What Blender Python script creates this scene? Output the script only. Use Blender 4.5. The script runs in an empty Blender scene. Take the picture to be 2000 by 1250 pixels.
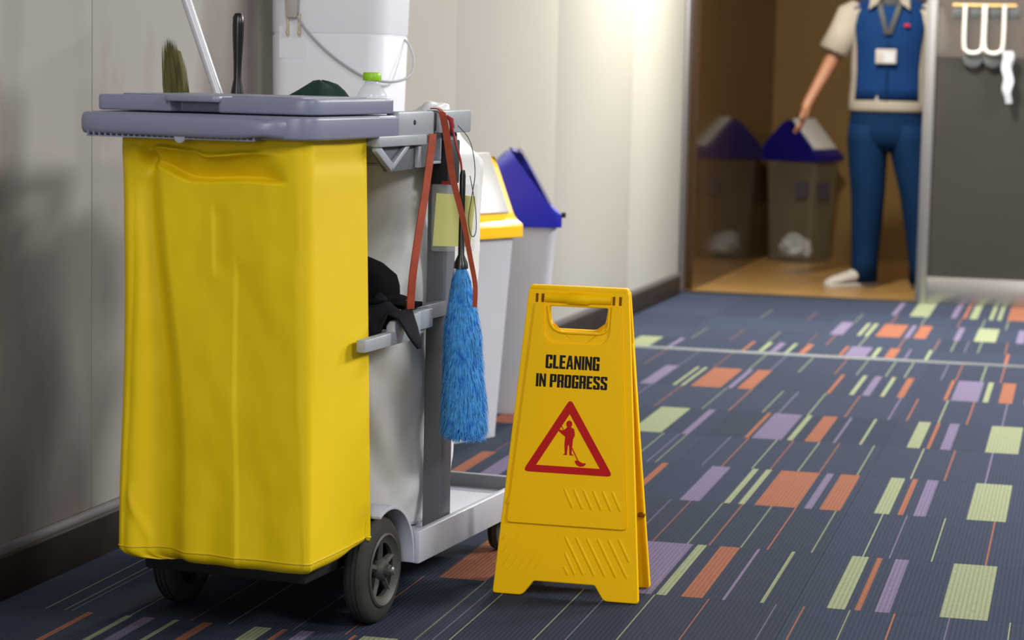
import bpy, bmesh, math, random
from mathutils import Vector, Matrix, noise
random.seed(7)
R = math.radians
scene = bpy.context.scene
COL = scene.collection

# ------------------------------------------------------------------ camera
cam_d = bpy.data.cameras.new('camera')
cam = bpy.data.objects.new('camera', cam_d)
COL.objects.link(cam)
_yaw, _pitch, _roll = -.247277, .109607, .0222856
_cy, _sy, _cp, _sp = math.cos(_yaw), math.sin(_yaw), math.cos(_pitch), math.sin(_pitch)
_w = Vector((_sy*_cp, _cy*_cp, -_sp)); _r = Vector((_cy, -_sy, 0)); _u = _r.cross(_w)
_rr = _r*math.cos(_roll) + _u*math.sin(_roll); _uu = -_r*math.sin(_roll) + _u*math.cos(_roll)
_m = Matrix((_rr, _uu, -_w)).transposed().to_4x4()
_m.translation = Vector((0, -4.2725, 1.01478))
cam.matrix_world = _m
cam_d.sensor_width = 36; cam_d.sensor_fit = 'HORIZONTAL'
cam_d.lens = 4374.18*36/2000
cam_d.clip_start = .05; cam_d.clip_end = 60
cam_d.dof.use_dof = True
cam_d.dof.focus_distance = 4.28
cam_d.dof.aperture_fstop = 4.9
scene.camera = cam

# ------------------------------------------------------------------ world, lamps, exposure
world = bpy.data.worlds.new('corridor_air'); scene.world = world
world.use_nodes = True
bg = world.node_tree.nodes['Background']
bg.inputs[0].default_value = (.90, .94, 1.0, 1); bg.inputs[1].default_value = .10

def area(name, loc, size, power, col=(1, 1, 1), size_y=None, aim=None, spread=180):
    d = bpy.data.lights.new(name, 'AREA'); d.energy = power; d.color = col; d.size = size
    if size_y: d.shape = 'RECTANGLE'; d.size_y = size_y
    d.spread = R(spread)
    o = bpy.data.objects.new(name, d); COL.objects.link(o); o.location = loc
    v = (Vector(aim) - Vector(loc)) if aim else Vector((0, 0, -1))
    o.rotation_euler = v.to_track_quat('-Z', 'Y').to_euler()
    return o
# rows of square ceiling panels in the open hall to the right, and downlights along the corridor
area('ceiling_panel_lamp', (2.6, 1.9, 2.7), 1.2, 290, (1, .99, .96))
area('ceiling_panel_lamp', (2.4, 4.6, 2.7), 1.2, 330, (1, .99, .95))
area('ceiling_panel_lamp', (2.8, -2.6, 2.7), 1.2, 165, (1, .99, .96))
area('downlight_lamp', (-1.15, 5.0, 2.7), .25, 150, (1, .98, .86))
area('downlight_lamp', (-1.2, 1.6, 2.7), .25, 12, (1, .97, .92))
area('washroom_lamp', (-.3, 7.7, 2.5), .25, 5, (1, .66, .32))
# front light from behind the photographer: a ceiling panel and an added low fill
area('ceiling_panel_lamp', (-.5, -4.0, 2.7), 1.0, 46, (1, .99, .97), aim=(-1.2, -.6, .6))
area('low_front_fill', (-.2, -10.5, 1.9), 4.0, 115, (1, .99, .98), size_y=1.8, aim=(-1.0, 0, .9))  # large area lamp added as front fill, standing in for unseen windows
scene.view_settings.view_transform = 'Standard'
scene.view_settings.look = 'None'
scene.view_settings.exposure = 0.18
scene.view_settings.gamma = 1
scene.view_settings.use_curve_mapping = False

# ------------------------------------------------------------------ materials
def lin(c):
    f = lambda v: v/12.92 if v <= .04045 else ((v+.055)/1.055)**2.4
    return tuple(f(x/255) for x in c)
MATS = {}
def mat(name, col, rough=.5, metal=0, spec=.5, var=0, vscale=6, bump=0, bscale=60, trans=0, alpha=1, obj_var=0, coat=0,
        col2=None, thr=(.45, .6), stretch=(1, 1, 1), sub=0, emit=0):
    m = bpy.data.materials.new(name); m.use_nodes = True
    nt = m.node_tree; N = nt.nodes; L = nt.links; b = N['Principled BSDF']
    c = lin(col)
    b.inputs['Base Color'].default_value = (*c, 1); b.inputs['Roughness'].default_value = rough
    b.inputs['Metallic'].default_value = metal; b.inputs['Specular IOR Level'].default_value = spec
    b.inputs['Transmission Weight'].default_value = trans; b.inputs['Alpha'].default_value = alpha
    b.inputs['Coat Weight'].default_value = coat
    if sub: b.inputs['Subsurface Weight'].default_value = sub; b.inputs['Subsurface Radius'].default_value = (.02, .01, .008)
    if var or bump or col2:
        tc = N.new('ShaderNodeTexCoord'); mp = N.new('ShaderNodeMapping'); mp.inputs['Scale'].default_value = stretch
        L.new(tc.outputs['Object'], mp.inputs[0])
    src = None
    if col2:
        n = N.new('ShaderNodeTexNoise'); n.inputs['Scale'].default_value = vscale; n.inputs['Detail'].default_value = 6
        L.new(mp.outputs[0], n.inputs[0])
        r = N.new('ShaderNodeMapRange'); r.inputs[1].default_value = thr[0]; r.inputs[2].default_value = thr[1]
        L.new(n.outputs[0], r.inputs[0])
        x = N.new('ShaderNodeMix'); x.data_type = 'RGBA'
        x.inputs[6].default_value = (*c, 1); x.inputs[7].default_value = (*lin(col2), 1)
        L.new(r.outputs[0], x.inputs[0]); src = x.outputs[2]
    if var:
        n = N.new('ShaderNodeTexNoise'); n.inputs['Scale'].default_value = vscale; n.inputs['Detail'].default_value = 5
        L.new(mp.outputs[0], n.inputs[0])
        r = N.new('ShaderNodeMapRange'); r.inputs[1].default_value = .3; r.inputs[2].default_value = .7
        r.inputs[3].default_value = 1-var; r.inputs[4].default_value = 1+var
        L.new(n.outputs[0], r.inputs[0])
        h = N.new('ShaderNodeHueSaturation'); h.inputs['Color'].default_value = (*c, 1)
        if src: L.new(src, h.inputs['Color'])
        L.new(r.outputs[0], h.inputs['Value']); src = h.outputs[0]
    if obj_var:
        oi = N.new('ShaderNodeObjectInfo'); r = N.new('ShaderNodeMapRange')
        r.inputs[3].default_value = 1-obj_var; r.inputs[4].default_value = 1+obj_var
        L.new(oi.outputs['Random'], r.inputs[0])
        h = N.new('ShaderNodeHueSaturation'); h.inputs['Color'].default_value = (*c, 1)
        if src: L.new(src, h.inputs['Color'])
        L.new(r.outputs[0], h.inputs['Value']); src = h.outputs[0]
    if src: L.new(src, b.inputs['Base Color'])
    if bump:
        n = N.new('ShaderNodeTexNoise'); n.inputs['Scale'].default_value = bscale; n.inputs['Detail'].default_value = 4
        L.new(mp.outputs[0], n.inputs[0])
        bp = N.new('ShaderNodeBump'); bp.inputs['Strength'].default_value = bump; bp.inputs['Distance'].default_value = .004
        L.new(n.outputs[0], bp.inputs['Height']); L.new(bp.outputs[0], b.inputs['Normal'])
    MATS[name] = m
    return m

def carpet_mat(name, col, ov=.06):
    m = mat(name, col, .95, spec=.1, var=.10, vscale=90, obj_var=ov)
    nt = m.node_tree; N = nt.nodes; L = nt.links; b = N['Principled BSDF']
    g = N.new('ShaderNodeNewGeometry')
    w = N.new('ShaderNodeTexWave'); w.wave_type = 'BANDS'; w.bands_direction = 'X'
    w.inputs['Scale'].default_value = 35; w.inputs['Distortion'].default_value = .6; w.inputs['Detail'].default_value = 2
    w.inputs['Detail Scale'].default_value = 3
    L.new(g.outputs['Position'], w.inputs[0])
    bp = N.new('ShaderNodeBump'); bp.inputs['Strength'].default_value = .35; bp.inputs['Distance'].default_value = .002
    L.new(w.outputs['Fac'], bp.inputs['Height']); L.new(bp.outputs[0], b.inputs['Normal'])
    return m
carpet_mat('carpet_slate', (46, 52, 68), .12)
carpet_mat('carpet_orange', (130, 82, 64))
carpet_mat('carpet_green', (124, 130, 103))
carpet_mat('carpet_purple', (102, 92, 117))
mat('wall_laminate', (172, 168, 160), .5, spec=.3, var=.03, vscale=1.2, bump=.05, bscale=120)
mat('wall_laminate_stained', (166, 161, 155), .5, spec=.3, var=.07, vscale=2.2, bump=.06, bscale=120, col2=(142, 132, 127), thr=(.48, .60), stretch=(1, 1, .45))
mat('baseboard_black', (40, 31, 27), .55, spec=.2, var=.2, vscale=14)
mat('grey_trim', (74, 70, 72), .5, var=.1, vscale=20)
mat('metal_strip', (112, 115, 120), .45, .6, var=.05)
mat('steel', (176, 172, 170), .32, .9, bump=.03, bscale=200, stretch=(1, 1, .05))
mat('dark_gap', (20, 18, 17), .7)
mat('brown_gloss', (50, 35, 20), .08, spec=.5, var=.08, vscale=2)
mat('brown_wall', (96, 72, 36), .6, spec=.15, var=.05, vscale=1.5)
mat('tan_floor', (140, 106, 62), .3, var=.12, vscale=5)
mat('frosted_film', (50, 47, 44), .55, spec=.2, alpha=.85, var=.06, vscale=2)
mat('clear_glass', (62, 46, 30), .08, alpha=.5)
mat('bag_yellow', (224, 192, 12), .5, spec=.25, var=.03, vscale=5, bump=.06, bscale=350, col2=(206, 176, 14), thr=(.66, .82))
mat('bag_hem', (206, 172, 18), .5)
mat('lid_grey', (124, 128, 150), .34, var=.03, vscale=10, bump=.02, bscale=200)
mat('frame_grey', (150, 156, 164), .4, var=.04, vscale=12)
mat('post_grey', (92, 95, 104), .42, var=.04, vscale=10)
mat('deck_grey', (172, 176, 190), .42, var=.05, vscale=12)
mat('dark_plastic', (32, 33, 37), .6, spec=.25, var=.1, vscale=20)
mat('rubber', (50, 49, 47), .8, spec=.25, var=.18, vscale=25, bump=.15, bscale=90)
mat('hub_grey', (62, 62, 60), .55, .1, var=.2, vscale=30)
mat('axle_steel', (110, 110, 108), .45, .7)
mat('white_film', (226, 227, 228), .38, var=.03, vscale=8, sub=.15)
mat('sign_yellow', (244, 190, 0), .45, spec=.12, var=.015, vscale=6, bump=.02, bscale=250)
mat('sign_yellow_dark', (120, 74, 0), .5, spec=.1)
mat('sign_black', (22, 20, 18), .6, spec=.2)
mat('sign_red', (182, 18, 18), .6, spec=.2)
mat('duster_blue', (78, 158, 228), .8, spec=.2, var=.30, vscale=45, col2=(24, 84, 170), thr=(.48, .72))
mat('duster_core', (18, 48, 110), .9)
mat('black_plastic', (18, 18, 22), .3)
mat('black_cloth', (9, 9, 11), .95, spec=.08, var=.2, vscale=18)
mat('charcoal_cloth', (24, 25, 32), .95, spec=.1, var=.15, vscale=18)
mat('green_cloth', (12, 50, 40), .95, var=.2, vscale=30, bump=.3, bscale=250)
mat('orange_strap', (148, 64, 42), .7, spec=.2, var=.14, vscale=40)
mat('red_cord', (150, 30, 36), .7)
mat('wire', (70, 60, 55), .5)
mat('note_paper', (240, 240, 140), .8, var=.03, vscale=20)
mat('clear_sleeve', (225, 228, 230), .12, alpha=.08)
mat('cap_green', (150, 206, 20), .4)
mat('bottle_clear', (232, 238, 244), .08, alpha=.35)
mat('appliance_white', (238, 240, 248), .45, var=.012, vscale=4)
mat('plug_grey', (178, 172, 166), .5)
mat('prong_brass', (196, 184, 150), .4, .3)
mat('cord_grey', (168, 168, 172), .5)
mat('pole_white', (198, 200, 206), .35, .15)
mat('bristle_olive', (92, 88, 48), .9, var=.35, vscale=70, stretch=(1, 1, .1))
mat('bin_clear', (196, 196, 204), .3, alpha=.80, var=.03, vscale=6)
mat('bin_see_through', (104, 92, 74), .25, spec=.3, alpha=.30)
mat('bin_liner', (226, 228, 230), .5, var=.06, vscale=14)
mat('bin_blue_dim', (16, 12, 84), .35, spec=.3)  # shaded copy of the blue lid, colour darkened for the dim room
mat('bin_blue', (40, 46, 190), .25, spec=.6)
mat('bin_yellow', (248, 190, 24), .3)
mat('flap_white', (168, 164, 162), .35, var=.05, vscale=10)
mat('label_dark', (52, 44, 56), .6)
mat('skin', (140, 92, 64), .55, sub=.1)
mat('hair_black', (18, 16, 16), .6)
mat('shirt_beige', (150, 140, 128), .85, spec=.12, var=.05, vscale=14)
mat('vest_blue', (12, 44, 88), .85, spec=.12, var=.08, vscale=16)
mat('trouser_blue', (6, 34, 66), .85, spec=.12, var=.10, vscale=10)
mat('shoe_white', (158, 150, 144), .7, spec=.2)
mat('lip', (150, 84, 74), .5)
mat('eye', (24, 18, 16), .3)
mat('rack_dark', (70, 72, 74), .45)
mat('rack_amber', (196, 158, 100), .5)
mat('hanger_white', (196, 190, 182), .5)
mat('cloth_white', (170, 172, 180), .9, spec=.1)

# ------------------------------------------------------------------ helpers
def newobj(name, me, m, parent=None, smooth=False, origin=None, mats=None):
    if mats:
        for k in mats: me.materials.append(MATS[k])
    elif m: me.materials.append(MATS[m])
    if origin is not None: me.transform(Matrix.Translation(-Vector(origin)))
    if smooth:
        for p in me.polygons: p.use_smooth = True
    o = bpy.data.objects.new(name, me); COL.objects.link(o)
    if parent: o.parent = parent
    return o
def smooth_by_angle(me, ang=35):
    for p in me.polygons: p.use_smooth = True
    me.set_sharp_from_angle(angle=R(ang))
def bm_obj(name, bm, m, parent=None, bevel=0, seg=2, ang=35, origin=None, loc=None, smooth=True):
    bmesh.ops.recalc_face_normals(bm, faces=bm.faces[:])
    me = bpy.data.meshes.new(name)
    if bevel:
        es = [e for e in bm.edges if len(e.link_faces) == 2 and e.calc_face_angle(0) > R(30)]
        bmesh.ops.bevel(bm, geom=es, offset=bevel, segments=seg, profile=.5, affect='EDGES', clamp_overlap=True)
    bm.to_mesh(me); bm.free()
    if smooth: smooth_by_angle(me, ang)
    o = newobj(name, me, m, parent, origin=origin)
    if loc is not None: o.location = loc
    return o
def box(bm, x0, x1, y0, y1, z0, z1):
    vs = [bm.verts.new(p) for p in ((x0,y0,z0),(x1,y0,z0),(x1,y1,z0),(x0,y1,z0),(x0,y0,z1),(x1,y0,z1),(x1,y1,z1),(x0,y1,z1))]
    for f in ((3,2,1,0),(4,5,6,7),(0,1,5,4),(1,2,6,5),(2,3,7,6),(3,0,4,7)): bm.faces.new([vs[i] for i in f])
def add_box(name, b, m, parent=None, bevel=.002, **k):
    bm = bmesh.new(); box(bm, *b); return bm_obj(name, bm, m, parent, bevel, **k)
def prism(bm, pts, axis, d0, d1):
    """extrude the 2-D polygon pts along an axis; axis x: pts=(y,z), y: pts=(x,z), z: pts=(x,y)"""
    def P(p, d):
        return {'x': (d, p[0], p[1]), 'y': (p[0], d, p[1]), 'z': (p[0], p[1], d)}[axis]
    a = [bm.verts.new(P(p, d0)) for p in pts]; b = [bm.verts.new(P(p, d1)) for p in pts]
    bm.faces.new(a); bm.faces.new(b[::-1]); n = len(pts)
    for i in range(n): bm.faces.new((a[i], b[i], b[(i+1) % n], a[(i+1) % n]))
def add_prism(name, pts, axis, d0, d1, m, parent=None, bevel=.002, **k):
    bm = bmesh.new(); prism(bm, pts, axis, d0, d1); return bm_obj(name, bm, m, parent, bevel, **k)
def rrect(x0, x1, y0, y1, r, n=5):
    out = []
    for cx, cy, a0 in ((x1-r, y0+r, -90), (x1-r, y1-r, 0), (x0+r, y1-r, 90), (x0+r, y0+r, 180)):
        for i in range(n+1):
            t = R(a0+90*i/n); out.append((cx+r*math.cos(t), cy+r*math.sin(t)))
    return out
def tube(bm, pts, rad, n=10, cap=True):
    pts = [Vector(p) for p in pts]
    rs = rad if isinstance(rad, (list, tuple)) else [rad]*len(pts)
    rings = []; up = None
    for i, p in enumerate(pts):
        t = (pts[min(i+1, len(pts)-1)] - pts[max(i-1, 0)]).normalized()
        if up is None: up = t.orthogonal().normalized()
        up = (up - t*up.dot(t)).normalized(); s = t.cross(up)
        rings.append([bm.verts.new(p + (up*math.cos(6.2832*k/n) + s*math.sin(6.2832*k/n))*rs[i]) for k in range(n)])
    for a, b in zip(rings, rings[1:]):
        for k in range(n): bm.faces.new((a[k], a[(k+1) % n], b[(k+1) % n], b[k]))
    if cap: bm.faces.new(rings[0][::-1]); bm.faces.new(rings[-1])
def add_tube(name, pts, rad, m, parent=None, n=10, **k):
    bm = bmesh.new(); tube(bm, pts, rad, n); return bm_obj(name, bm, m, parent, ang=60, **k)
def lathe(bm, prof, c=(0, 0, 0), axis='z', n=24, ring_closed=False):
    rings = []
    for r, h in prof:
        ring = []
        for k in range(n):
            t = 6.283185*k/n; x, y = r*math.cos(t), r*math.sin(t)
            p = {'z': (x, y, h), 'x': (h, x, y), 'y': (x, h, y)}[axis]
            ring.append(bm.verts.new(Vector(p)+Vector(c)))
        rings.append(ring)
    if ring_closed: rings.append(rings[0])
    for a, b in zip(rings, rings[1:]):
        for k in range(n): bm.faces.new((a[k], a[(k+1) % n], b[(k+1) % n], b[k]))
    if not ring_closed: bm.faces.new(rings[0][::-1]); bm.faces.new(rings[-1])
def add_lathe(name, prof, m, parent=None, c=(0, 0, 0), axis='z', n=24, ang=40, ring_closed=False, **k):
    bm = bmesh.new(); lathe(bm, prof, c, axis, n, ring_closed); return bm_obj(name, bm, m, parent, ang=ang, **k)
def spline(pts, n=8):
    pts = [Vector(p) for p in pts]; out = []
    for i in range(len(pts)-1):
        p0 = pts[max(i-1, 0)]; p1 = pts[i]; p2 = pts[i+1]; p3 = pts[min(i+2, len(pts)-1)]
        for k in range(n):
            t = k/n
            out.append(.5*((2*p1)+(p2-p0)*t+(2*p0-5*p1+4*p2-p3)*t*t+(3*p1-p0-3*p2+p3)*t**3))
    out.append(pts[-1]); return out
def ribbon(bm, pts, wvecs, th=.002):
    """flat strap: pts centre line, wvecs half-width vectors"""
    pts = [Vector(p) for p in pts]; rows = []
    for i, p in enumerate(pts):
        t = (pts[min(i+1, len(pts)-1)] - pts[max(i-1, 0)]).normalized(); wv = Vector(wvecs[i] if isinstance(wvecs, list) else wvecs)
        nn = t.cross(wv).normalized()*th/2
        rows.append([bm.verts.new(q) for q in (p-wv-nn, p+wv-nn, p+wv+nn, p-wv+nn)])
    for a, b in zip(rows, rows[1:]):
        for k in range(4): bm.faces.new((a[k], a[(k+1) % 4], b[(k+1) % 4], b[k]))
    bm.faces.new(rows[0][::-1]); bm.faces.new(rows[-1])
def loft(bm, rings, close=True):
    vr = [[bm.verts.new(p) for p in r] for r in rings]; n = len(vr[0])
    for a, b in zip(vr, vr[1:]):
        for k in range(n): bm.faces.new((a[k], a[(k+1) % n], b[(k+1) % n], b[k]))
    if close: bm.faces.new(vr[0][::-1]); bm.faces.new(vr[-1])
    return vr
def empty(name, loc=(0, 0, 0), rz=0):
    o = bpy.data.objects.new(name, None); COL.objects.link(o); o.empty_display_size = .05
    o.location = loc; o.rotation_euler = (0, 0, rz); return o
def tag(o, label, cat=None, group=None, kind=None):
    if label: o['label'] = label
    if cat: o['category'] = cat
    if group: o['group'] = group
    if kind: o['kind'] = kind
    return o
def struct(o, label=None): o['kind'] = 'structure'; return tag(o, label)
def plate(name, loops, th, m, parent=None, bevel=.0, yoff=0):
    """flat plate with holes from closed 2-D loops (x, z); its front lies at y = yoff, the body behind it"""
    cu = bpy.data.curves.new(name, 'CURVE'); cu.dimensions = '2D'; cu.fill_mode = 'BOTH'
    cu.extrude = max(th/2-bevel, .00005); cu.bevel_depth = bevel; cu.bevel_resolution = 1; cu.offset = -bevel
    for lp in loops:
        s = cu.splines.new('POLY'); s.points.add(len(lp)-1); s.use_cyclic_u = True
        for p, q in zip(s.points, lp): p.co = (q[0], q[1], 0, 1)
    o = bpy.data.objects.new(name, cu); COL.objects.link(o)
    dg = bpy.context.evaluated_depsgraph_get(); me = bpy.data.meshes.new_from_object(o.evaluated_get(dg))
    bpy.data.objects.remove(o); bpy.data.curves.remove(cu)
    me.transform(Matrix(((1, 0, 0, 0), (0, 0, -1, yoff+th/2), (0, 1, 0, 0), (0, 0, 0, 1))))
    smooth_by_angle(me, 30); me.name = name
    me.materials.clear()
    return newobj(name, me, m, parent)
def chaikin(p, n=2, closed=True):
    for _ in range(n):
        q = []
        for i in range(len(p)):
            a, b = p[i], p[(i+1) % len(p)]
            q += [(a[0]*.75+b[0]*.25, a[1]*.75+b[1]*.25), (a[0]*.25+b[0]*.75, a[1]*.25+b[1]*.75)]
        p = q
    return p
def rounded(pts, r, n=4):
    """round polygon corners with radius-like cut r (number or list)"""
    out = []; N = len(pts)
    for i, p in enumerate(pts):
        ri = r[i] if isinstance(r, (list, tuple)) else r
        p = Vector((*p, 0)); a = Vector((*pts[i-1], 0)); b = Vector((*pts[(i+1) % N], 0))
        if ri <= 0: out.append((p.x, p.y)); continue
        s = p+(a-p).normalized()*ri; e = p+(b-p).normalized()*ri
        for k in range(n+1):
            t = k/n; q = s*(1-t)**2+p*2*t*(1-t)+e*t*t; out.append((q.x, q.y))
    return out
def nz(x, y, z, s=1): return noise.noise(Vector((x*s, y*s, z*s)))
def sst(a, b, x):
    t = max(0, min(1, (x-a)/(b-a))); return t*t*(3-2*t)
def gs(x, c, w): return math.exp(-((x-c)/w)**2)

# ================================================================== THE SETTING
# ---- carpet: 50 cm tiles, rows of colour blocks alternating with rows of thin lines
T = .5
floor = struct(add_box('floor', (-2.3, 2.5, -2.6, 6.20, -.10, -.0065), 'dark_gap', bevel=0), 'slate carpet with orange, green and purple blocks laid in rows')
o_, g_, p_ = 'carpet_orange', 'carpet_green', 'carpet_purple'
def ln(u, c, w=.012): w *= .72; return (u-w/2, u+w/2, c)
ROWS = {
 -2: [(-3.51, -3.485, o_), (-3.355, -3.33, g_), (-3.285, -3.238, p_), (-3.163, -3.143, g_), (-3.05, -3.01, o_), (-2.848, -2.78, g_), (-2.74, -2.718, o_), (-2.667, -2.615, p_), ln(-2.46, o_, .02), (-2.43, -2.3, g_),
      ln(-1.85, p_, .02), (-1.6, -1.4, o_), (-1.2, -1.1, g_), (-.8, -.7, p_), (-.5, -.3, o_)],
 -1: [ln(-3.68, g_), ln(-3.605, g_), ln(-3.575, p_), ln(-3.34, g_), ln(-3.1, o_), ln(-2.95, g_), ln(-2.7, p_), ln(-2.5, o_), ln(-2.24, g_), ln(-2.181, p_), ln(-2.122, g_), ln(-1.837, g_), ln(-1.727, p_), ln(-1.551, g_),
      ln(-1.335, o_), ln(-1.07, p_), ln(-.962, o_, .016), ln(-.785, g_), ln(-.614, o_, .016), ln(-.407, p_), ln(-.18, g_)],
 0: [(-3.6, -3.5, g_), (-3.3, -3.1, p_), (-2.95, -2.9, o_), (-2.44, -2.24, o_), (-2.2, -2.16, g_), (-1.77, -1.568, p_), (-1.547, -1.507, g_), (-1.448, -1.362, o_), ln(-1.279, p_, .018), ln(-1.128, g_, .020),
      (-.876, -.805, g_), (-.770, -.746, o_), (-.692, -.635, p_), (-.446, -.265, g_), (-.125, -.09, p_)],
 1: [ln(-3.4, g_), ln(-3.1, o_), ln(-2.8, p_), ln(-2.6, g_), ln(-2.3, o_), ln(-2.1, g_), ln(-1.848, p_), ln(-1.751, o_), ln(-1.595, g_, .014), ln(-1.5, o_, .016), ln(-1.36, g_, .014), ln(-1.244, o_, .016), ln(-1.053, g_, .014), ln(-.832, g_, .014),
     ln(-.719, p_, .013), ln(-.541, g_, .014), ln(-.315, o_, .018), ln(-.1, g_)],
 2: [(-3.06, -2.985, o_), (-2.9, -2.8, p_), (-2.5, -2.3, g_), (-2.076, -2.04, o_), (-1.808, -1.711, p_), (-1.593, -1.563, g_), (-1.523, -1.493, g_), (-1.444, -1.243, o_), (-1.206, -1.171, p_), (-1.134, -1.035, o_),
     (-.876, -.805, g_), (-.766, -.740, o_), (-.692, -.635, p_), (-.446, -.265, g_), (-.12, -.06, o_)],
 3: [ln(-3.4, g_), ln(-3.0, o_), ln(-2.7, p_), ln(-2.4, o_), ln(-2.25, g_), ln(-2.115, g_), ln(-2.16, p_), ln(-1.865, p_, .014), ln(-1.761, o_, .014), ln(-1.6, g_, .014), ln(-1.505, o_, .014), ln(-1.36, g_, .016), ln(-1.248, o_, .014),
     ln(-1.053, g_, .016), ln(-.778, g_, .018), ln(-.607, o_, .02), ln(-.402, p_, .02), ln(-.15, g_)],
 4: [(-3.3, -3.1, o_), (-2.9, -2.85, g_), (-2.45, -2.269, g_), (-2.153, -2.11, p_), (-1.791, -1.766, o_), (-1.747, -1.577, p_), (-1.547, -1.515, g_), (-1.448, -1.362, o_), ln(-1.281, p_, .02), ln(-1.133, g_, .022),
     (-.876, -.805, g_), (-.768, -.748, o_), (-.692, -.635, p_), (-.446, -.265, g_), (-.12, -.08, p_)],
 5: [ln(-3.3, g_), ln(-3.0, o_), ln(-2.7, p_), ln(-2.5, o_), ln(-2.2, g_), ln(-2.033, o_, .016), ln(-1.826, g_, .016), ln(-1.727, p_, .018), ln(-1.547, g_, .016), ln(-1.324, o_, .018), ln(-1.062, p_, .02), ln(-.952, o_, .022), ln(-.763, g_, .022),
     ln(-.596, o_, .02), ln(-.388, p_, .018), ln(-.2, g_)],
 6: [(-3.4, -3.2, o_), (-2.785, -2.694, p_), (-2.567, -2.545, g_), (-2.511, -2.488, g_), (-2.444, -2.243, o_), (-2.2, -2.166, p_), (-2.134, -2.035, o_), (-1.548, -1.525, o_), (-1.40, -1.37, g_), (-1.317, -1.268, p_), (-1.2, -1.173, g_), (-1.094, -1.049, o_),
     (-.795, -.772, o_), (-.747, -.577, p_), (-.546, -.512, g_), (-.448, -.362, o_), ln(-.28, p_, .02), ln(-.13, g_, .02)],
 7: [ln(-3.2, g_), ln(-2.95, o_), ln(-2.7, p_), ln(-2.45, o_), ln(-2.2, g_, .016), ln(-2.05, p_, .016), ln(-1.85, g_, .016), ln(-1.6, o_, .016), ln(-1.45, g_, .016), ln(-1.25, g_, .018), ln(-1.12, g_, .018), ln(-.87, p_, .018), ln(-.77, o_, .02), ln(-.6, g_, .02), ln(-.47, o_, .02), ln(-.3, g_)],
 8: [(-3.30, -3.12, g_), (-2.983, -2.945, p_), (-2.415, -2.39, o_), (-2.29, -2.255, g_), (-2.205, -2.155, p_), (-2.09, -2.062, g_), (-1.985, -1.937, o_), (-1.69, -1.665, o_), (-1.645, -1.488, p_), (-1.45, -1.418, g_), (-1.353, -1.278, o_), ln(-1.2, p_, .02),
     (-1.06, -1.035, g_), (-.485, -.46, o_), (-.3, -.2, p_)],
 9: [ln(-2.9, g_), ln(-2.6, o_), ln(-2.3, g_), ln(-2.0, o_), ln(-1.85, o_, .018), ln(-1.6, g_, .018), ln(-1.3, o_, .018), ln(-1.03, o_, .018), ln(-.9, g_, .018), ln(-.8, p_, .018), ln(-.7, g_, .018), ln(-.5, o_, .018)],
 10: [(-1.905, -1.803, p_), (-1.69, -1.66, g_), (-1.628, -1.597, g_), (-1.543, -1.348, o_), (-1.313, -1.276, p_), (-1.243, -1.145, o_), (-.926, -.88, p_), (-.767, -.598, g_), (-.44, -.38, p_), (-.2, -.1, o_)],
 11: [ln(-2.6, g_), ln(-2.2, o_), ln(-1.8, g_), ln(-1.5, o_, .016), ln(-1.25, g_, .016), ln(-.95, o_, .016), ln(-.75, g_, .018), ln(-.55, g_, .018)],
 12: [(-1.56, -1.515, p_), (-1.40, -1.235, g_), (-1.045, -.995, p_), (-.945, -.915, o_), (-.885, -.82, g_), (-.72, -.685, g_), (-.65, -.615, g_), (-.565, -.30, o_), (-.2, -.12, p_)],
}
VB = {k: (k, k+1) for k in range(-5, 7)}
VB.update({7: (7, 7.905), 8: (8.015, 8.70), 9: (8.70, 9.46), 10: (9.46, 10.43), 11: (10.43, 11.18), 12: (11.18, 12.36)})
def tile_mesh(segs, depth):
    """a 50 cm carpet tile: strips of yarn colour side by side, with its own edges"""
    cuts = sorted({0.0008, .9992, *[max(.0008, min(.9992, s)) for a, b, c in segs for s in (a, b)]})
    names = ['carpet_slate', o_, g_, p_]
    y0, y1, zb = .0004, depth-.0004, -.0065
    V = []; Fc = []; MI = []
    for u in cuts: V += [(u*T, y0, 0), (u*T, y1, 0), (u*T, y0-.0003, zb), (u*T, y1+.0003, zb)]
    for i in range(len(cuts)-1):
        c = (cuts[i]+cuts[i+1])/2; mi = 0
        for a, b, cc in segs:
            if a <= c <= b: mi = names.index(cc)
        k = 4*i
        Fc += [(k, k+4, k+5, k+1), (k+2, k+6, k+4, k), (k+1, k+5, k+7, k+3)]; MI += [mi]*3
    k = 4*(len(cuts)-1)
    Fc += [(0, 1, 3, 2), (k, k+2, k+3, k+1)]; MI += [0, 0]
    me = bpy.data.meshes.new('carpet_tile'); me.from_pydata(V, [], Fc)
    for n_ in names: me.materials.append(MATS[n_])
    for p, mi in zip(me.polygons, MI): p.material_index = mi
    return me
cache = {}
for k in range(-5, 13):
    v0, v1 = VB[k]
    src = k if k in ROWS else (k % 2)
    for ui in range(-4, 5):
        want = ui
        segs = [(a-want, b-want, c) for a, b, c in ROWS[src] if b > want and a < want+1]
        if ui >= 0:      # hall floor to the right goes on with the same tiles
            s2 = (k + 2*(ui % 2)) % 7 if k % 2 == 0 else 1 + 2*((ui+k) % 3)
            s2 = s2 if s2 in ROWS and (s2 % 2) == (k % 2) else (2 if k % 2 == 0 else 3)
            w2 = -1 - (ui % 2)
            segs = [(a-w2, b-w2, c) for a, b, c in ROWS[s2] if b > w2 and a < w2+1]
        if k % 2: segs = [((a+b)/2-(b-a)*.30, (a+b)/2+(b-a)*.30, c) for a, b, c in segs]   # line rows: single yarns
        key = (tuple(segs), round(v1-v0, 3))
        if key not in cache: cache[key] = tile_mesh(segs, (v1-v0)*T)
        o = bpy.data.objects.new('carpet_tile', cache[key]); COL.objects.link(o)
        o.location = (ui*T, v0*T, 0); o.parent = floor
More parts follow.
